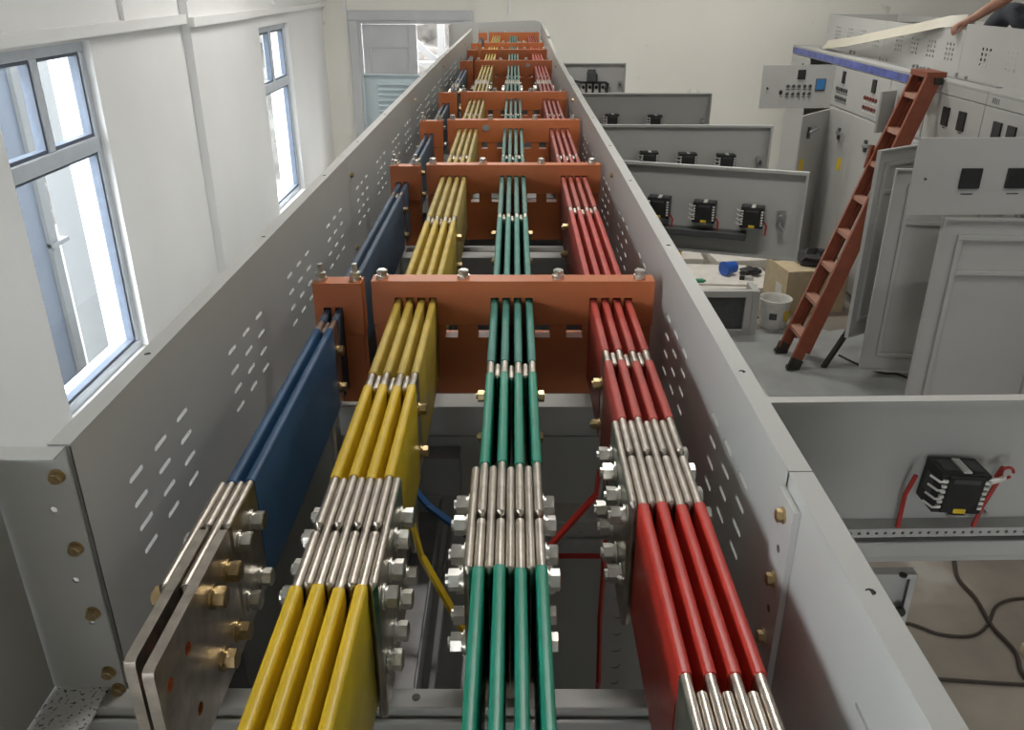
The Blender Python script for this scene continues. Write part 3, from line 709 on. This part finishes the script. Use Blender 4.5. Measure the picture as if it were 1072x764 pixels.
# ------------------------------------------------------------------ right row of cabinets
XR = 3.30
RB = [3.9, 4.74, 5.42, 6.08, 6.95, 7.68, 9.10, 10.55]
def face(b, y0, y1, z0, z1, m=GREY, x0=XR-.018, x1=XR): b.box(x0, x1, y0, y1, z0, z1, m)
RLAB = ['nearest the camera, behind the open stiffened door', 'with an upper door of two square meters swung open', 'with two slot meters and stencilled strip at picture edge',
        'with two dark slot meters, just right of the ladder top', 'mostly hidden behind the leaning ladder', 'with two handles and rows of indicator buttons', 'at the far end with its blue-screen door open']
RC = []
for i, (a, c) in enumerate(zip(RB[:-1], RB[1:])):
    root = thing('switchgear_cabinet', (XR+.5, (a+c)/2, 0), 'grey cabinet of right row %s' % RLAB[i], 'cabinet', 'cabinets of the right row'); RC.append(root)
    g = .002
    b = MB(); b.box(XR, XR+1.0, a+g, a+g+.02, .08, 2.18, GREY); b.box(XR, XR+1.0, c-g-.02, c-g, .08, 2.18, GREY); b.box(XR+.98, XR+1.0, a+.02, c-.02, .08, 2.18, GREY)
    b.box(XR+.3 if i in (0, 1, 3, 6) else XR+.01, XR+.98, a+.02, c-.02, .08, .10, GREYD); b.box(XR+.45, XR+.47, a+.02, c-.02, .1, 2.17, GREYD); b.build('body', root)
    MB().box(XR-.0, XR+1.0, a+g, c-g, 0, .08, GREYD).build('plinth', root)
    MB().box(XR-.02, XR+1.0, a+g, c-g, 2.18, 2.20, GREY).build('top_cover', root, .003)
    b = MB(); face(b, a+g, c-g, 2.105, 2.18); b.build('name_strip', root, .003)
    b = MB(); b.box(XR-.012, XR+.03, a+g, c-g, 1.70, 1.715, GREY); b.build('cross_rail', root)
# far cabinet: one closed small door and the open pair
r = RC[6]
b = MB(); face(b, 9.90, 10.54, 1.715, 2.10); o = b.build('upper_door', r, .003); b = MB(); b.box(XR-.022, XR-.018, 10.08, 10.14, 1.93, 2.03, DARK); b.build('meter', o)
b = MB(); face(b, 9.90, 10.54, .1, 1.70); b.build('lower_door', r, .003)
d, M, L = open_door(r, (XR-.02, 9.07), (2.54, 9.03), 1.68, 2.105, inner=False, name='upper_door')   # front faces the camera
def fbox(b, x0, x1, z0, z1, m, t0=-.008, t1=0): b.box(x0, x1, t0, t1, z0, z1, m, M)
b = MB(); fbox(b, .36, .44, 1.965, 2.06, BLACK); b.build('meter', d)
b = MB(); fbox(b, .565, .655, 1.865, 1.965, LCD); b.build('display_screen', d)
b = MB(); fbox(b, .558, .662, 1.85, 1.972, DARK, -.005); b.build('display_frame', d)
b = MB(); fbox(b, .19, .22, 1.82, 1.86, BLACK); b.build('key_switch', d)
for j in range(2):
    for k in range(5):
        b = MB(); x, z = .272 + .058*k, 1.90 - .075*j
        b.cyl(M @ Vector((x, 0, z)), M @ Vector((x, -.012, z)), .017, DARK, n=14); o = b.build('push_button', d)
        b = MB(); b.box(x-.018, x+.018, -.002, 0, z-.034, z-.027, DARK, M); b.build('legend_mark', d)
b = MB(); b.cyl(M @ Vector((.06, 0, 1.88)), M @ Vector((.06, -.008, 1.88)), .012, DARK, n=10); b.build('lock', d)
d, M, L = open_door(r, (XR-.02, 9.04), (2.84, 8.53), .1, 1.675, inner=False, name='lower_door')
def lever(parent, M, x, z):
    b = MB(); b.box(x-.02, x+.02, -.02, 0, z-.06, z+.05, DARK, M); b.bar(M @ Vector((x, -.03, z)), M @ Vector((x+.16, -.045, z+.02)), .022, .03, ZINC); b.cyl(M @ Vector((x, -.02, z)), M @ Vector((x, -.04, z)), .018, ZINC, n=12); b.build('handle', parent)
def sticker(parent, M, x, z):
    b = MB(); b.box(x-.055, x+.055, -.002, 0, z-.06, z+.06, YLAB, M); b.build('yellow_sticker', parent)
lever(d, M, .18, 1.50); sticker(d, M, .12, 1.18)
# wide cabinet with indicator rows
r = RC[5]
b = MB(); face(b, 7.685, 9.095, 1.72, 2.10); up = b.build('upper_door', r, .003)
MF = Matrix.Translation((XR-.018, 9.095, 0)) @ Matrix.Rotation(-R90, 4, 'Z')      # local x runs towards the camera
for (x, w) in ((.31, .035), (1.08, .04)):
    b = MB(); b.box(x-w, x+w, -.012, 0, 1.955, 2.07, BLACK, MF); b.build('meter', up)
for (x, cols) in ((.30, (DARK, DARK)), (1.04, (DRED, DRED))):
    for j in range(2):
        for k in range(5):
            b = MB(); xx, z = x - .13 + .065*k, 1.895 - .085*j
            b.cyl(MF @ Vector((xx, 0, z)), MF @ Vector((xx, -.014, z)), .018, cols[j], n=12); b.build('indicator_button', up)
            b = MB(); b.box(xx-.02, xx+.02, -.002, 0, z-.042, z-.030, WHITE if x > .5 else DARK, MF); b.build('legend_mark', up)
for k, (a, c) in enumerate(((8.40, 9.095), (7.685, 8.395))):
    b = MB(); face(b, a, c, .1, 1.70); o = b.build('lower_door', r, .003)
    lever(o, MF, 9.095 - c + .42, 1.49)
    if k == 0: sticker(o, MF, .52, 1.20)
r = RC[4]
b = MB(); face(b, 6.955, 7.675, 1.72, 2.10); b.build('upper_door', r, .003); b = MB(); face(b, 6.955, 7.675, .1, 1.70); b.build('lower_door', r, .003)
d, M, L = open_door(r, (XR-.03, 7.50), (3.10, 7.38), 1.70, 2.04, inner=False, name='small_flap')
for ci, mets in ((3, (6.60, 6.35)), (2, (5.86, 5.68))):
    r = RC[ci]; a, c = RB[ci], RB[ci+1]
    b = MB(); face(b, a+.004, c-.004, 1.72, 2.10); up = b.build('upper_door', r, .003)
    for y in mets:
        b = MB(); b.box(XR-.03, XR-.018, y-.05, y+.05, 1.885, 2.02, BLACK); b.build('meter', up)
        b = MB(); b.box(XR-.02, XR-.018, y-.02, y+.02, 1.865, 1.872, DARK); b.build('legend_mark', up)
b = MB()
for k, x in enumerate((0, .028, .05, .075)): b.box(XR-.0195, XR-.018, 5.995-x-.004, 5.995-x+.004, 2.125, 2.16, DARK)
b.box(XR-.0195, XR-.018, 5.975, 5.995, 2.155, 2.16, DARK); b.box(XR-.0195, XR-.018, 5.98, 5.995, 2.14, 2.145, DARK)
b.build('stencilled_mark', RC[2])
b = MB(); face(b, RB[2]+.004, RB[3]-.004, .1, 1.70); b.build('lower_door', RC[2], .003)
# open lower doors with stiffening frames, inner sides towards the camera
def stiff_door(root, hg, fr, z0, z1, zm, m0=.1):
    d, M, L = open_door(root, hg, fr, z0, z1, rim=.03, inner=True, name='lower_door')
    def lx(p): return p if (M.inverted() @ Vector((*hg, 0))).x < .05 else p
    for (x0, x1, c0, c1) in ((m0, m0+.03, z0+.15, z1-.13), (L-m0-.03, L-m0, z0+.15, z1-.13), (m0, L-m0, z0+.12, z0+.15), (m0, L-m0, z1-.13, z1-.10), (m0+.03, L-m0-.03, zm, zm+.03)):
        b = MB(); b.box(x0, x1, -.028, -.001, c0, c1, GREY, M); b.build('stiffener', d, .004)
    return d
stiff_door(RC[3], (XR-.02, 6.58), (2.62, 6.15), .32, 1.78, 1.45)
stiff_door(RC[1], (XR-.02, 5.60), (2.58, 5.72), .25, 1.74, 1.36)
stiff_door(RC[0], (XR-.02, 4.70), (2.46, 4.74), .25, 1.66, 1.32, .10)
d, M, L = open_door(RC[1], (XR-.02, 4.78), (2.25, 4.75), 1.668, 2.10, inner=False, name='upper_door')
for x in (.325, .59):
    b = MB(); b.box(x-.06, x+.06, -.014, 0, 1.82, 1.935, BLACK, M); o = b.build('square_meter', d, .004)
    b = MB(); b.box(x-.035, x+.035, -.002, 0, 1.785, 1.792, DARK, M); b.build('legend_mark', d)
b = MB(); b.cyl(M @ Vector((.07, 0, 1.875)), M @ Vector((.07, -.006, 1.875)), .008, DARK, n=8); b.build('lock', d)
# blue tape along the far name strips
b = MB(); b.box(XR-.0205, XR-.0185, 7.35, 10.54, 2.112, 2.176, TAPE)
tag(b.build('blue_tape'), 'blue protective tape along the top edge of the right cabinets', 'tape')
# perforated trough on top of the right row
def perf_panel(y0, y1, label, z1a=2.54, x=3.50):
    hs = []
    n = int((y1-y0)/.36)
    for g in range(n):
        yc = y0 + .2 + (y1-y0-.2)/n*g
        for a in range(3):
            for k in range(4): hs.append(circle(yc + .055*(a-1), 2.425-.037*k, .013, 8))
    t = thing('perforated_panel', (x, (y0+y1)/2, 2.2), label, 'panel', 'perforated panels on the right row')
    b = MB(); b.sheet(rect(y0+.002, y1-.002, 2.2, z1a), hs, XYZ('yzx'), x-.001, x+.001, GREY); b.build('panel_sheet', t)
    b = MB(); b.box(x+.001, x+.022, y0+.002, y1-.002, z1a-.002, z1a, GREY); b.build('top_flange', t)
perf_panel(8.50, 10.10, 'perforated grey panel on the far end of the right row'); perf_panel(7.00, 8.50, 'perforated grey panel under the hand on the right row')
perf_panel(4.6, 7.00, 'nearest perforated grey panel on the right row, before the person', 2.585)
t = thing('trough_rear_panel', (4.27, 7.6, 2.2), 'plain grey rear panel on top of the right row', 'panel')
MB().box(4.269, 4.271, 4.6, 10.08, 2.2, 2.545, GREY).build('panel_sheet', t); MB().box(4.271, 4.292, 4.6, 10.08, 2.543, 2.545, GREY).build('top_flange', t)
t = thing('trough_end_panel', (3.83, 10.09, 2.2), 'grey end panel closing the trough on the right row', 'panel')
MB().box(3.503, 4.265, 10.103, 10.106, 2.2, 2.545, GREY).build('panel_sheet', t); MB().box(3.525, 4.265, 8.40, 8.403, 2.2, 2.54, GREY).build('partition', t)
t = thing('cable_duct', (3.38, 8.9, 2.2), 'row of small brackets and studs along the right cabinet top', 'bracket rail')
MB().box(3.40, 3.44, 6.2, 10.0, 2.2, 2.21, ZINC).build('rail', t)
for y in (9.1, 9.0, 8.35, 8.28, 8.2, 7.62, 7.55, 7.48, 7.42, 7.34, 6.85, 6.7): b = MB(); b.box(3.41, 3.43, y-.008, y+.008, 2.21, 2.225 + .02*random.random(), GREYD); b.build('stud', t)
# curved cream strip held on the trough
b = MB(); pts = [(3.37, 9.75, 2.252), (3.375, 9.0, 2.335), (3.39, 8.3, 2.435), (3.42, 7.75, 2.515), (3.50, 7.38, 2.585), (3.60, 7.27, 2.60)]
vs_ = []; 
for p in pts: vs_ += [(p[0]-.03, p[1], p[2]-.045), (p[0]+.035, p[1], p[2]+.045), (p[0]+.037, p[1], p[2]+.043), (p[0]-.028, p[1], p[2]-.047)]
fs = [(i*4+j, i*4+(j+1) % 4, i*4+4+(j+1) % 4, i*4+4+j) for i in range(len(pts)-1) for j in range(4)] + [(0,1,2,3), tuple(len(vs_)-4+k for k in (3,2,1,0))]
b.add(vs_, fs, CREAM); tag(b.build('cream_strip'), 'long cream bent strip lying against the right perforated panel', 'strip')

# ------------------------------------------------------------------ person on the right row
def skinned(name, verts, edges, m, parent, root=0, sub=2):
    me = bpy.data.meshes.new(name); me.from_pydata([v[:3] for v in verts], edges, []); me.materials.append(m)
    o = bpy.data.objects.new(name, me); COL.objects.link(o)
    put(o, (0, 0, 0), parent)
    o.modifiers.new('skin', 'SKIN').use_smooth_shade = True
    sv = me.skin_vertices[0].data if me.skin_vertices else None
    for i, v in enumerate(verts):
        r = v[3]; me.skin_vertices[0].data[i].radius = r if isinstance(r, tuple) else (r, r)
    me.skin_vertices[0].data[root].use_root = True
    s = o.modifiers.new('sub', 'SUBSURF'); s.levels = sub; s.render_levels = sub
    return o
pers = thing('person', (4.0, 6.8, 2.2), 'shirtless person in dark jeans squatting on the right cabinets, hand on panel', 'person')
bv = [(4.10, 6.78, 2.46, .13), (4.06, 6.78, 2.62, .125), (4.00, 6.78, 2.80, .145), (3.96, 6.78, 2.95, .13), (3.93, 6.78, 3.04, .055), (3.90, 6.78, 3.10, .05),
      (3.93, 6.96, 2.98, .06), (3.83, 7.04, 2.83, .052), (3.76, 7.02, 2.76, .047), (3.65, 7.05, 2.685, .042), (3.56, 7.08, 2.612, .031), (3.53, 7.10, 2.592, (.038, .026)), (3.495, 7.13, 2.573, (.043, .021)),
      (3.93, 6.60, 2.98, .06), (3.84, 6.42, 2.80, .045), (3.80, 6.36, 2.77, .038), (3.72, 6.34, 2.74, .028), (3.69, 6.34, 2.73, (.034, .02))]
be = [(0,1),(1,2),(2,3),(3,4),(4,5),(3,6),(6,7),(7,8),(8,9),(9,10),(10,11),(11,12),(3,13),(13,14),(14,15),(15,16),(16,17)]
# fingers of the hand gripping the panel edge and of the other, resting hand
def fingers(b0, cx, cy, cz, dirs):
    for k, (dy, ln) in enumerate(((-.031, .95), (-.0105, 1.1), (.0105, 1.05), (.031, .85))):
        i = len(bv)
        bv.append((cx-.022*ln, cy+dy, cz-.008, .0105)); bv.append((cx-.034*ln, cy+dy, cz-.034*ln, .010)); bv.append((cx-.027*ln, cy+dy, cz-.068*ln, .009))
        be.extend([(b0, i), (i, i+1), (i+1, i+2)])
    i = len(bv); bv.extend([(cx+.02, cy+dirs*.040, cz-.006, .010), (cx+.0, cy+dirs*.052, cz-.028, .0095), (cx-.012, cy+dirs*.050, cz-.048, .008)]); be.extend([(b0-1, i), (i, i+1), (i+1, i+2)])
fingers(12, 3.495, 7.13, 2.567, -1); fingers(17, 3.66, 6.34, 2.725, 1)
body = skinned('body', bv, be, SKIN, pers, 0, 2)
jv = [(4.11, 6.78, 2.40, .14), (4.05, 6.92, 2.40, .11), (3.95, 6.98, 2.60, .105), (3.86, 7.10, 2.69, .09), (3.86, 7.32, 2.53, .085), (3.88, 7.42, 2.35, .062), (3.88, 7.44, 2.27, .056),
      (4.05, 6.64, 2.40, .11), (3.95, 6.50, 2.53, .088), (3.84, 6.38, 2.62, .070), (3.86, 6.36, 2.48, .06), (3.88, 6.36, 2.33, .05), (3.88, 6.36, 2.27, .05), (4.11, 6.78, 2.52, .138)]
skinned('jeans', jv, [(0,1),(1,2),(2,3),(3,4),(4,5),(5,6),(0,7),(7,8),(8,9),(9,10),(10,11),(11,12),(0,13)], JEANS, pers, 0, 2)
for y in (7.44, 6.36):
    skinned('shoe', [(3.90, y, 2.235, .034), (3.84, y, 2.235, .033), (3.77, y, 2.23, .028), (3.89, y, 2.27, .036)], [(0,1),(1,2),(0,3)], RUBBER, pers, 0, 2)
# head: one lathe-like ovoid with face features, above the picture's top edge
hb = MB(); hc = Vector((3.87, 6.79, 3.20))
vs_ = []; nu, nv = 20, 14
for j in range(nv+1):
    ph = math.pi*j/nv
    for i in range(nu):
        th = 2*math.pi*i/nu; x = math.cos(th)*math.sin(ph); y = math.sin(th)*math.sin(ph); z = math.cos(ph)
        s = 1.0 - (.22*max(0, -z) if True else 0)
        X = x*.098*s; Y = y*.075*s; Z = z*.118
        if x < -.85 and abs(z + .1) < .25: X -= .014 * (1 - abs(y)*1.5)
        if x < -.6 and abs(z - .12) < .12 and .2 < abs(y) < .6: X += .008
        vs_.append(hc + Vector((X, Y, Z)))
fs = [(j*nu+i, j*nu+(i+1) % nu, (j+1)*nu+(i+1) % nu, (j+1)*nu+i) for j in range(nv) for i in range(nu)]
hb.add(vs_, [tuple(reversed(f)) for f in fs], SKIN)
for s in (-1, 1):
    hb.cyl(hc + Vector((.0, s*.070, -.005)), hc + Vector((.005, s*.082, -.005)), .026, SKIN, .022, n=10)
    hb.cyl(hc + Vector((-.078, s*.030, .012)), hc + Vector((-.088, s*.030, .012)), .010, WHITE, .006, n=10)
    hb.cyl(hc + Vector((-.087, s*.030, .012)), hc + Vector((-.0895, s*.030, .012)), .0045, BLACK, n=8)
hb.box(hc.x-.090, hc.x-.080, hc.y-.022, hc.y+.022, hc.z-.058, hc.z-.052, REDW)
hb.build('head', pers)
hb = MB(); vs_ = []
for j in range(8):
    ph = math.pi*.56*j/7
    for i in range(nu):
        th = 2*math.pi*i/nu; z = math.cos(ph); k = 1.06
        cut = 1 if math.cos(th) > -.5 else .72
        p2 = ph*cut
        vs_.append(hc + Vector((math.cos(th)*math.sin(p2)*.098*k+.004, math.sin(th)*math.sin(p2)*.075*k, math.cos(p2)*.118*k)))
fs = [(j*nu+i, (j+1)*nu+i, (j+1)*nu+(i+1) % nu, j*nu+(i+1) % nu) for j in range(7) for i in range(nu)]
hb.add(vs_, fs, HAIR); hb.build('hair', pers)

# ------------------------------------------------------------------ ladder
lad = thing('step_ladder', (2.3, 6.4, 0), 'orange-brown fibreglass step ladder leaning on the right cabinets', 'ladder')
A0, A1 = Vector((2.27, 6.22, 0)), Vector((3.20, 6.76, 2.235))     # near rail
B0, B1 = Vector((2.27, 6.56, 0)), Vector((3.20, 7.02, 2.235))     # far rail
ax = (A1-A0).normalized(); sy = (B0-A0).normalized(); nrm = ax.cross(sy).normalized()
for (p, q, s) in ((A0, A1, 1), (B0, B1, -1)):
    b = MB(); p = p + ax*.05
    b.bar(p, q, .012, .085, LADDER, nrm)
    for o_ in (.040, -.040): b.bar(p + sy*(s*.012) + nrm*o_, q + sy*(s*.012) + nrm*o_, .028, .008, LADDER, nrm)
    b.build('front_rail', lad)
    b = MB(); p2, q2 = p + nrm*(-.06) + ax*.12, q + nrm*(-.06) - ax*.02
    b.bar(p2, q2, .012, .035, LADDER, nrm); b.build('rear_rail', lad)
    b = MB(); b.bar(p - ax*.052, p + ax*.05, .03, .10, RUBBER, nrm); b.build('rubber_foot', lad)
    b = MB(); b.bar(p + nrm*.03 - ax*.05, p + nrm*.03 - ax*.02, .05, .05, RUBBER, nrm); b.build('foot_pad', lad)
for k in range(8):
    f_ = (.28 + .29*k)/(A1-A0).length
    p, q = A0.lerp(A1, f_), B0.lerp(B1, f_)
    b = MB(); b.bar(p + sy*.006, q - sy*.006, .085, .010, STEP, (-.38, 0, .92) if 0 else (0, 0, 1)); st = b.build('step', lad)
    b = MB(); b.bar(p + sy*.006 + Vector((-.04, 0, -.014)), q - sy*.006 + Vector((-.04, 0, -.014)), .006, .03, STEP); b.build('step_lip', st)
b = MB(); b.bar(A1 + Vector((.02, -.02, .0)), B1 + Vector((.02, .02, .0)), .15, .04, LADDER, (0, 0, 1)); b.build('top_cap', lad)
b = MB(); b.bar(A1 + Vector((.04, -.03, -.045)), B1 + Vector((.04, .03, -.045)), .06, .05, RUBBER, (0, 0, 1)); b.build('cap_bracket', lad)
b = MB(); b.bar((2.865, 6.90, 1.50), (2.90, 6.92, 1.68), .02, .035, LADDER); b.build('spreader_hook', lad)
b = MB(); b.bar((2.54, 6.27, .0), (3.0, 6.55, .62), .035, .035, RUBBER); b.bar((3.0, 6.55, .62), (3.2, 6.68, .89), .035, .035, RUBBER)
tag(b.build('steel_prop'), 'thin dark steel bar propped on the floor beside the ladder', 'bar')

# ------------------------------------------------------------------ things on the floor
b = MB(); t = thing('plastic_sheet', (2.6, 6.3, 0), 'pale dusty plastic film spread under the ladder', 'sheet')
vs_ = []; nx, ny = 14, 14
for j in range(ny+1):
    for i in range(nx+1):
        edge = i in (0, nx) or j in (0, ny)
        vs_.append((1.9 + 1.35*i/nx + (random.uniform(-.05, .05) if edge else 0), 5.35 + 1.75*j/ny + (random.uniform(-.05, .05) if edge else 0), .001 + (0 if edge else random.uniform(0, .004))))
n_ = len(vs_)
fs = [(j*(nx+1)+i, j*(nx+1)+i+1, (j+1)*(nx+1)+i+1, (j+1)*(nx+1)+i) for j in range(ny) for i in range(nx)]
b.add(vs_, fs, FILM); b.build('film', t)
t = thing('bucket', (2.38, 7.2, 0), 'white plastic bucket with a printed patch beside the carton', 'bucket')
b = MB(); b.lathe([(.0, .004), (.115, .0), (.118, .01), (.135, .24), (.146, .245), (.148, .27), (.140, .272), (.130, .25), (.112, .02), (0, .02)], BUCK, (2.38, 7.2, 0)); b.build('shell', t)
b = MB()
for k in range(5): a = -1.5 + .1*k; b.box(-.02, .02, -.002, .002, -.05, .05, YLAB, Matrix.Translation((2.38 + .130*math.cos(a+.55), 7.2 + .130*math.sin(a+.55), .13)) @ Matrix.Rotation(a+.55+R90, 4, 'Z'))
b.build('printed_patch', t)
b = MB()
for k in range(3): a = -2.0 + .1*k; b.box(-.02, .02, -.002, .002, -.03, .03, DARK, Matrix.Translation((2.38 + .131*math.cos(a), 7.2 + .131*math.sin(a), .13)) @ Matrix.Rotation(a+R90, 4, 'Z'))
b.build('printed_patch', t)
b = MB(); b.tube([(2.38 + .15*math.cos(k*math.pi/10), 7.2 - .02 - .05*math.sin(k*math.pi/10), .26 - .02*math.sin(k*math.pi/10)) for k in range(11)], .003, ZINC, 6); b.build('wire_handle', t)
t = thing('carton', (2.85, 7.75, 0), 'open cardboard carton of black scraps behind the bucket', 'box')
CM = Matrix.Translation((2.82, 7.75, 0)) @ Matrix.Rotation(math.radians(8), 4, 'Z')
for (x0, x1, y0, y1) in ((-.30, .30, -.25, -.243), (-.30, .30, .243, .25), (-.30, -.293, -.25, .25), (.293, .30, -.25, .25)):
    b = MB(); b.box(x0, x1, y0, y1, 0, .42, CARTON, CM); b.build('side', t)
b = MB(); b.box(-.29, .29, -.24, .24, 0, .3, CARTON, CM); b.build('filling', t)
b = MB(); b.box(-.298, .298, -.245, .1, .415, .425, CARTON, CM); b.build('flap', t)
b = MB(); b.box(.30, .304, -.24, .24, .2, .30, DARK, CM); b.build('printed_band', t)
b = MB(); b.box(-.302, -.30, -.15, -.02, .16, .26, FOAM, CM); b.build('label', t)
def crumple(name, c, r, m, label, cat, seed, flat=.5):
    random.seed(seed); b = MB(); vs_ = []; nu, nv = 12, 8
    for j in range(nv+1):
        ph = math.pi*j/nv
        for i in range(nu):
            th = 2*math.pi*i/nu; k = r*(1 + random.uniform(-.35, .35))
            vs_.append((c[0] + k*math.cos(th)*math.sin(ph), c[1] + k*.8*math.sin(th)*math.sin(ph), max(c[2], c[2] + r*flat*.6 + k*flat*math.cos(ph))))
    b.add(vs_, [(j*nu+i, (j+1)*nu+i, (j+1)*nu+(i+1) % nu, j*nu+(i+1) % nu) for j in range(nv) for i in range(nu)], m); tag(b.build(name), label, cat)
crumple('black_bag', (2.88, 7.72, .425), .17, BLACK, 'crumpled black bag lying on top of the carton', 'bag', 1)
crumple('black_bag', (2.50, 8.50, .0725), .10, BLACK, 'small crumpled black bag on the foam beside the blue cup', 'bag', 2, .35)
for k, (x0, x1, y0, y1, z0, z1, a, lb) in enumerate(((1.7, 2.70, 8.07, 8.72, 0, .05, 3, 'lower pale foam board on the floor behind the bucket'), (1.75, 2.5, 8.15, 8.80, .052, .072, -4, 'thin pale foam board on top of the lower one'),
        (2.20, 2.80, 8.85, 9.3, 0, .10, 6, 'thick pale foam board farther back by the cabinets'), (1.5, 2.12, 8.95, 9.7, 0, .09, -3, 'bright pale foam board farthest back on the floor'))):
    cx_, cy_ = (x0+x1)/2, (y0+y1)/2; M = Matrix.Translation((cx_, cy_, 0)) @ Matrix.Rotation(math.radians(a), 4, 'Z')
    b = MB(); b.box(x0-cx_, x1-cx_, y0-cy_, y1-cy_, z0, z1, FOAM, M); tag(b.build('foam_board', bevel=.006), lb, 'foam board', 'foam boards on the floor')
b = MB(); cM = Matrix.Translation((2.27, 8.45, .149)) @ Matrix.Rotation(.5, 4, 'Z')
t = thing('blue_cup', (2.27, 8.45, .072), 'blue plastic cup lying on the foam board', 'cup')
b.cyl(cM @ Vector((-.08, 0, 0)), cM @ Vector((.06, 0, 0)), .07, BLUEP, .06, n=18); b.build('cup_body', t); b = MB(); b.cyl(cM @ Vector((-.09, 0, 0)), cM @ Vector((-.08, 0, 0)), .075, BLUEP, n=18); b.build('cup_rim', t)
b = MB(); b.bar((2.36, 8.30, .09), (2.47, 8.26, .09), .05, .035, ZINC); b.bar((2.34, 8.305, .095), (2.39, 8.29, .095), .07, .045, BLACK); tag(b.build('hand_tool', bevel=.004), 'grey hand tool lying next to the blue cup', 'tool')
b = MB(); b.box(1.87, 1.95, 8.18, 8.24, .0722, .10, GREENP); b.cyl((1.95, 8.21, .086), (1.97, 8.21, .086), .012, GREENP, n=10); tag(b.build('green_part', bevel=.006), 'small green plastic part on the foam board', 'plastic part')
b = MB(); b.box(1.70, 1.86, 8.98, 9.10, .0902, .22, YLAB); b.box(1.695, 1.865, 8.975, 9.105, .16, .18, DARK); tag(b.build('yellow_box', bevel=.005), 'yellow tool box peeping out beside the trough edge', 'box')
t = thing('sheet_steel_frame', (1.95, 7.1, 0), 'small grey steel frame standing on the floor by the trough edge', 'frame')
for (x0, x1, z0, z1) in ((1.6, 1.66, .05, .36), (2.04, 2.098, .05, .36), (1.6, 2.098, .36, .42), (1.6, 2.098, 0, .05)):
    b = MB(); b.box(x0, x1, 6.95, 7.01, z0, z1, GREY); b.build('frame_member', t, .004)
MB().box(1.66, 2.04, 6.99, 7.0, .05, .36, DARK).build('back_sheet', t); MB().box(2.10, 2.16, 6.95, 7.2, 0, .42, GREY).build('side_sheet', t, .004)
b = MB(); b.box(1.60, 1.86, 5.45, 5.70, 0, .14, GREY); b.box(1.62, 1.84, 5.47, 5.68, .14, .15, GREY); tag(b.build('steel_box', bevel=.005), 'small grey steel box on the floor beside the trough edge', 'box')
b = MB(); b.box(1.1, 1.25, 6.0, 6.03, 0, .001, GREY)
# cables on the bare floor at right
def wob(pts, n=8):
    P = [Vector(p) for p in pts]; out = []
    for i in range(len(P)-1):
        p0, p1, p2, p3 = P[max(i-1, 0)], P[i], P[i+1], P[min(i+2, len(P)-1)]
        for k in range(n):
            t_ = k/n; out.append(.5*((2*p1) + (p2-p0)*t_ + (2*p0-5*p1+4*p2-p3)*t_*t_ + (3*p1-p0-3*p2+p3)*t_**3))
    out.append(P[-1]); return out
def cable(pts, label, r=.008):
    b = MB(); b.tube(wob([(x, y, r+.001) for x, y in pts]), r, CABLE, 6); tag(b.build('cable'), label, 'cable')
cable([(2.46, 3.85), (2.36, 3.60), (2.37, 3.42), (2.35, 3.22), (2.37, 3.05), (2.33, 2.92), (2.36, 2.84), (2.5, 2.75)], 'twisted dark cable running down the bare floor at right', .011)
cable([(1.6, 3.30), (1.93, 3.25), (2.07, 3.17), (2.22, 3.16), (2.34, 3.24), (2.46, 3.38), (2.62, 3.43), (2.9, 3.4)], 'dark cable curving across the twisted cable on the floor', .008)
cable([(1.5, 2.93), (1.95, 2.88), (2.30, 2.85), (2.7, 2.83)], 'straight dark cable on the floor at the lower right edge', .008)
cable([(2.75, 6.5), (2.85, 6.3), (2.98, 6.15), (3.1, 6.12), (3.2, 5.9)], 'dark cable on the floor under the open doors', .009)
cable([(1.7, 7.45), (2.1, 7.35), (2.3, 7.38), (2.55, 7.30)], 'brown cord on the floor in front of the bucket', .008)
t = thing('carton_piece', (2.46, 2.98, 0), 'brown cardboard piece at the right picture edge', 'cardboard')
b = MB(); b.box(2.40, 2.64, 2.95, 3.07, .0, .05, CARTON); b.build('board', t, .004)
b = MB(); b.box(2.41, 2.63, 2.96, 3.06, .05, .052, CARTON); b.build('flap', t)
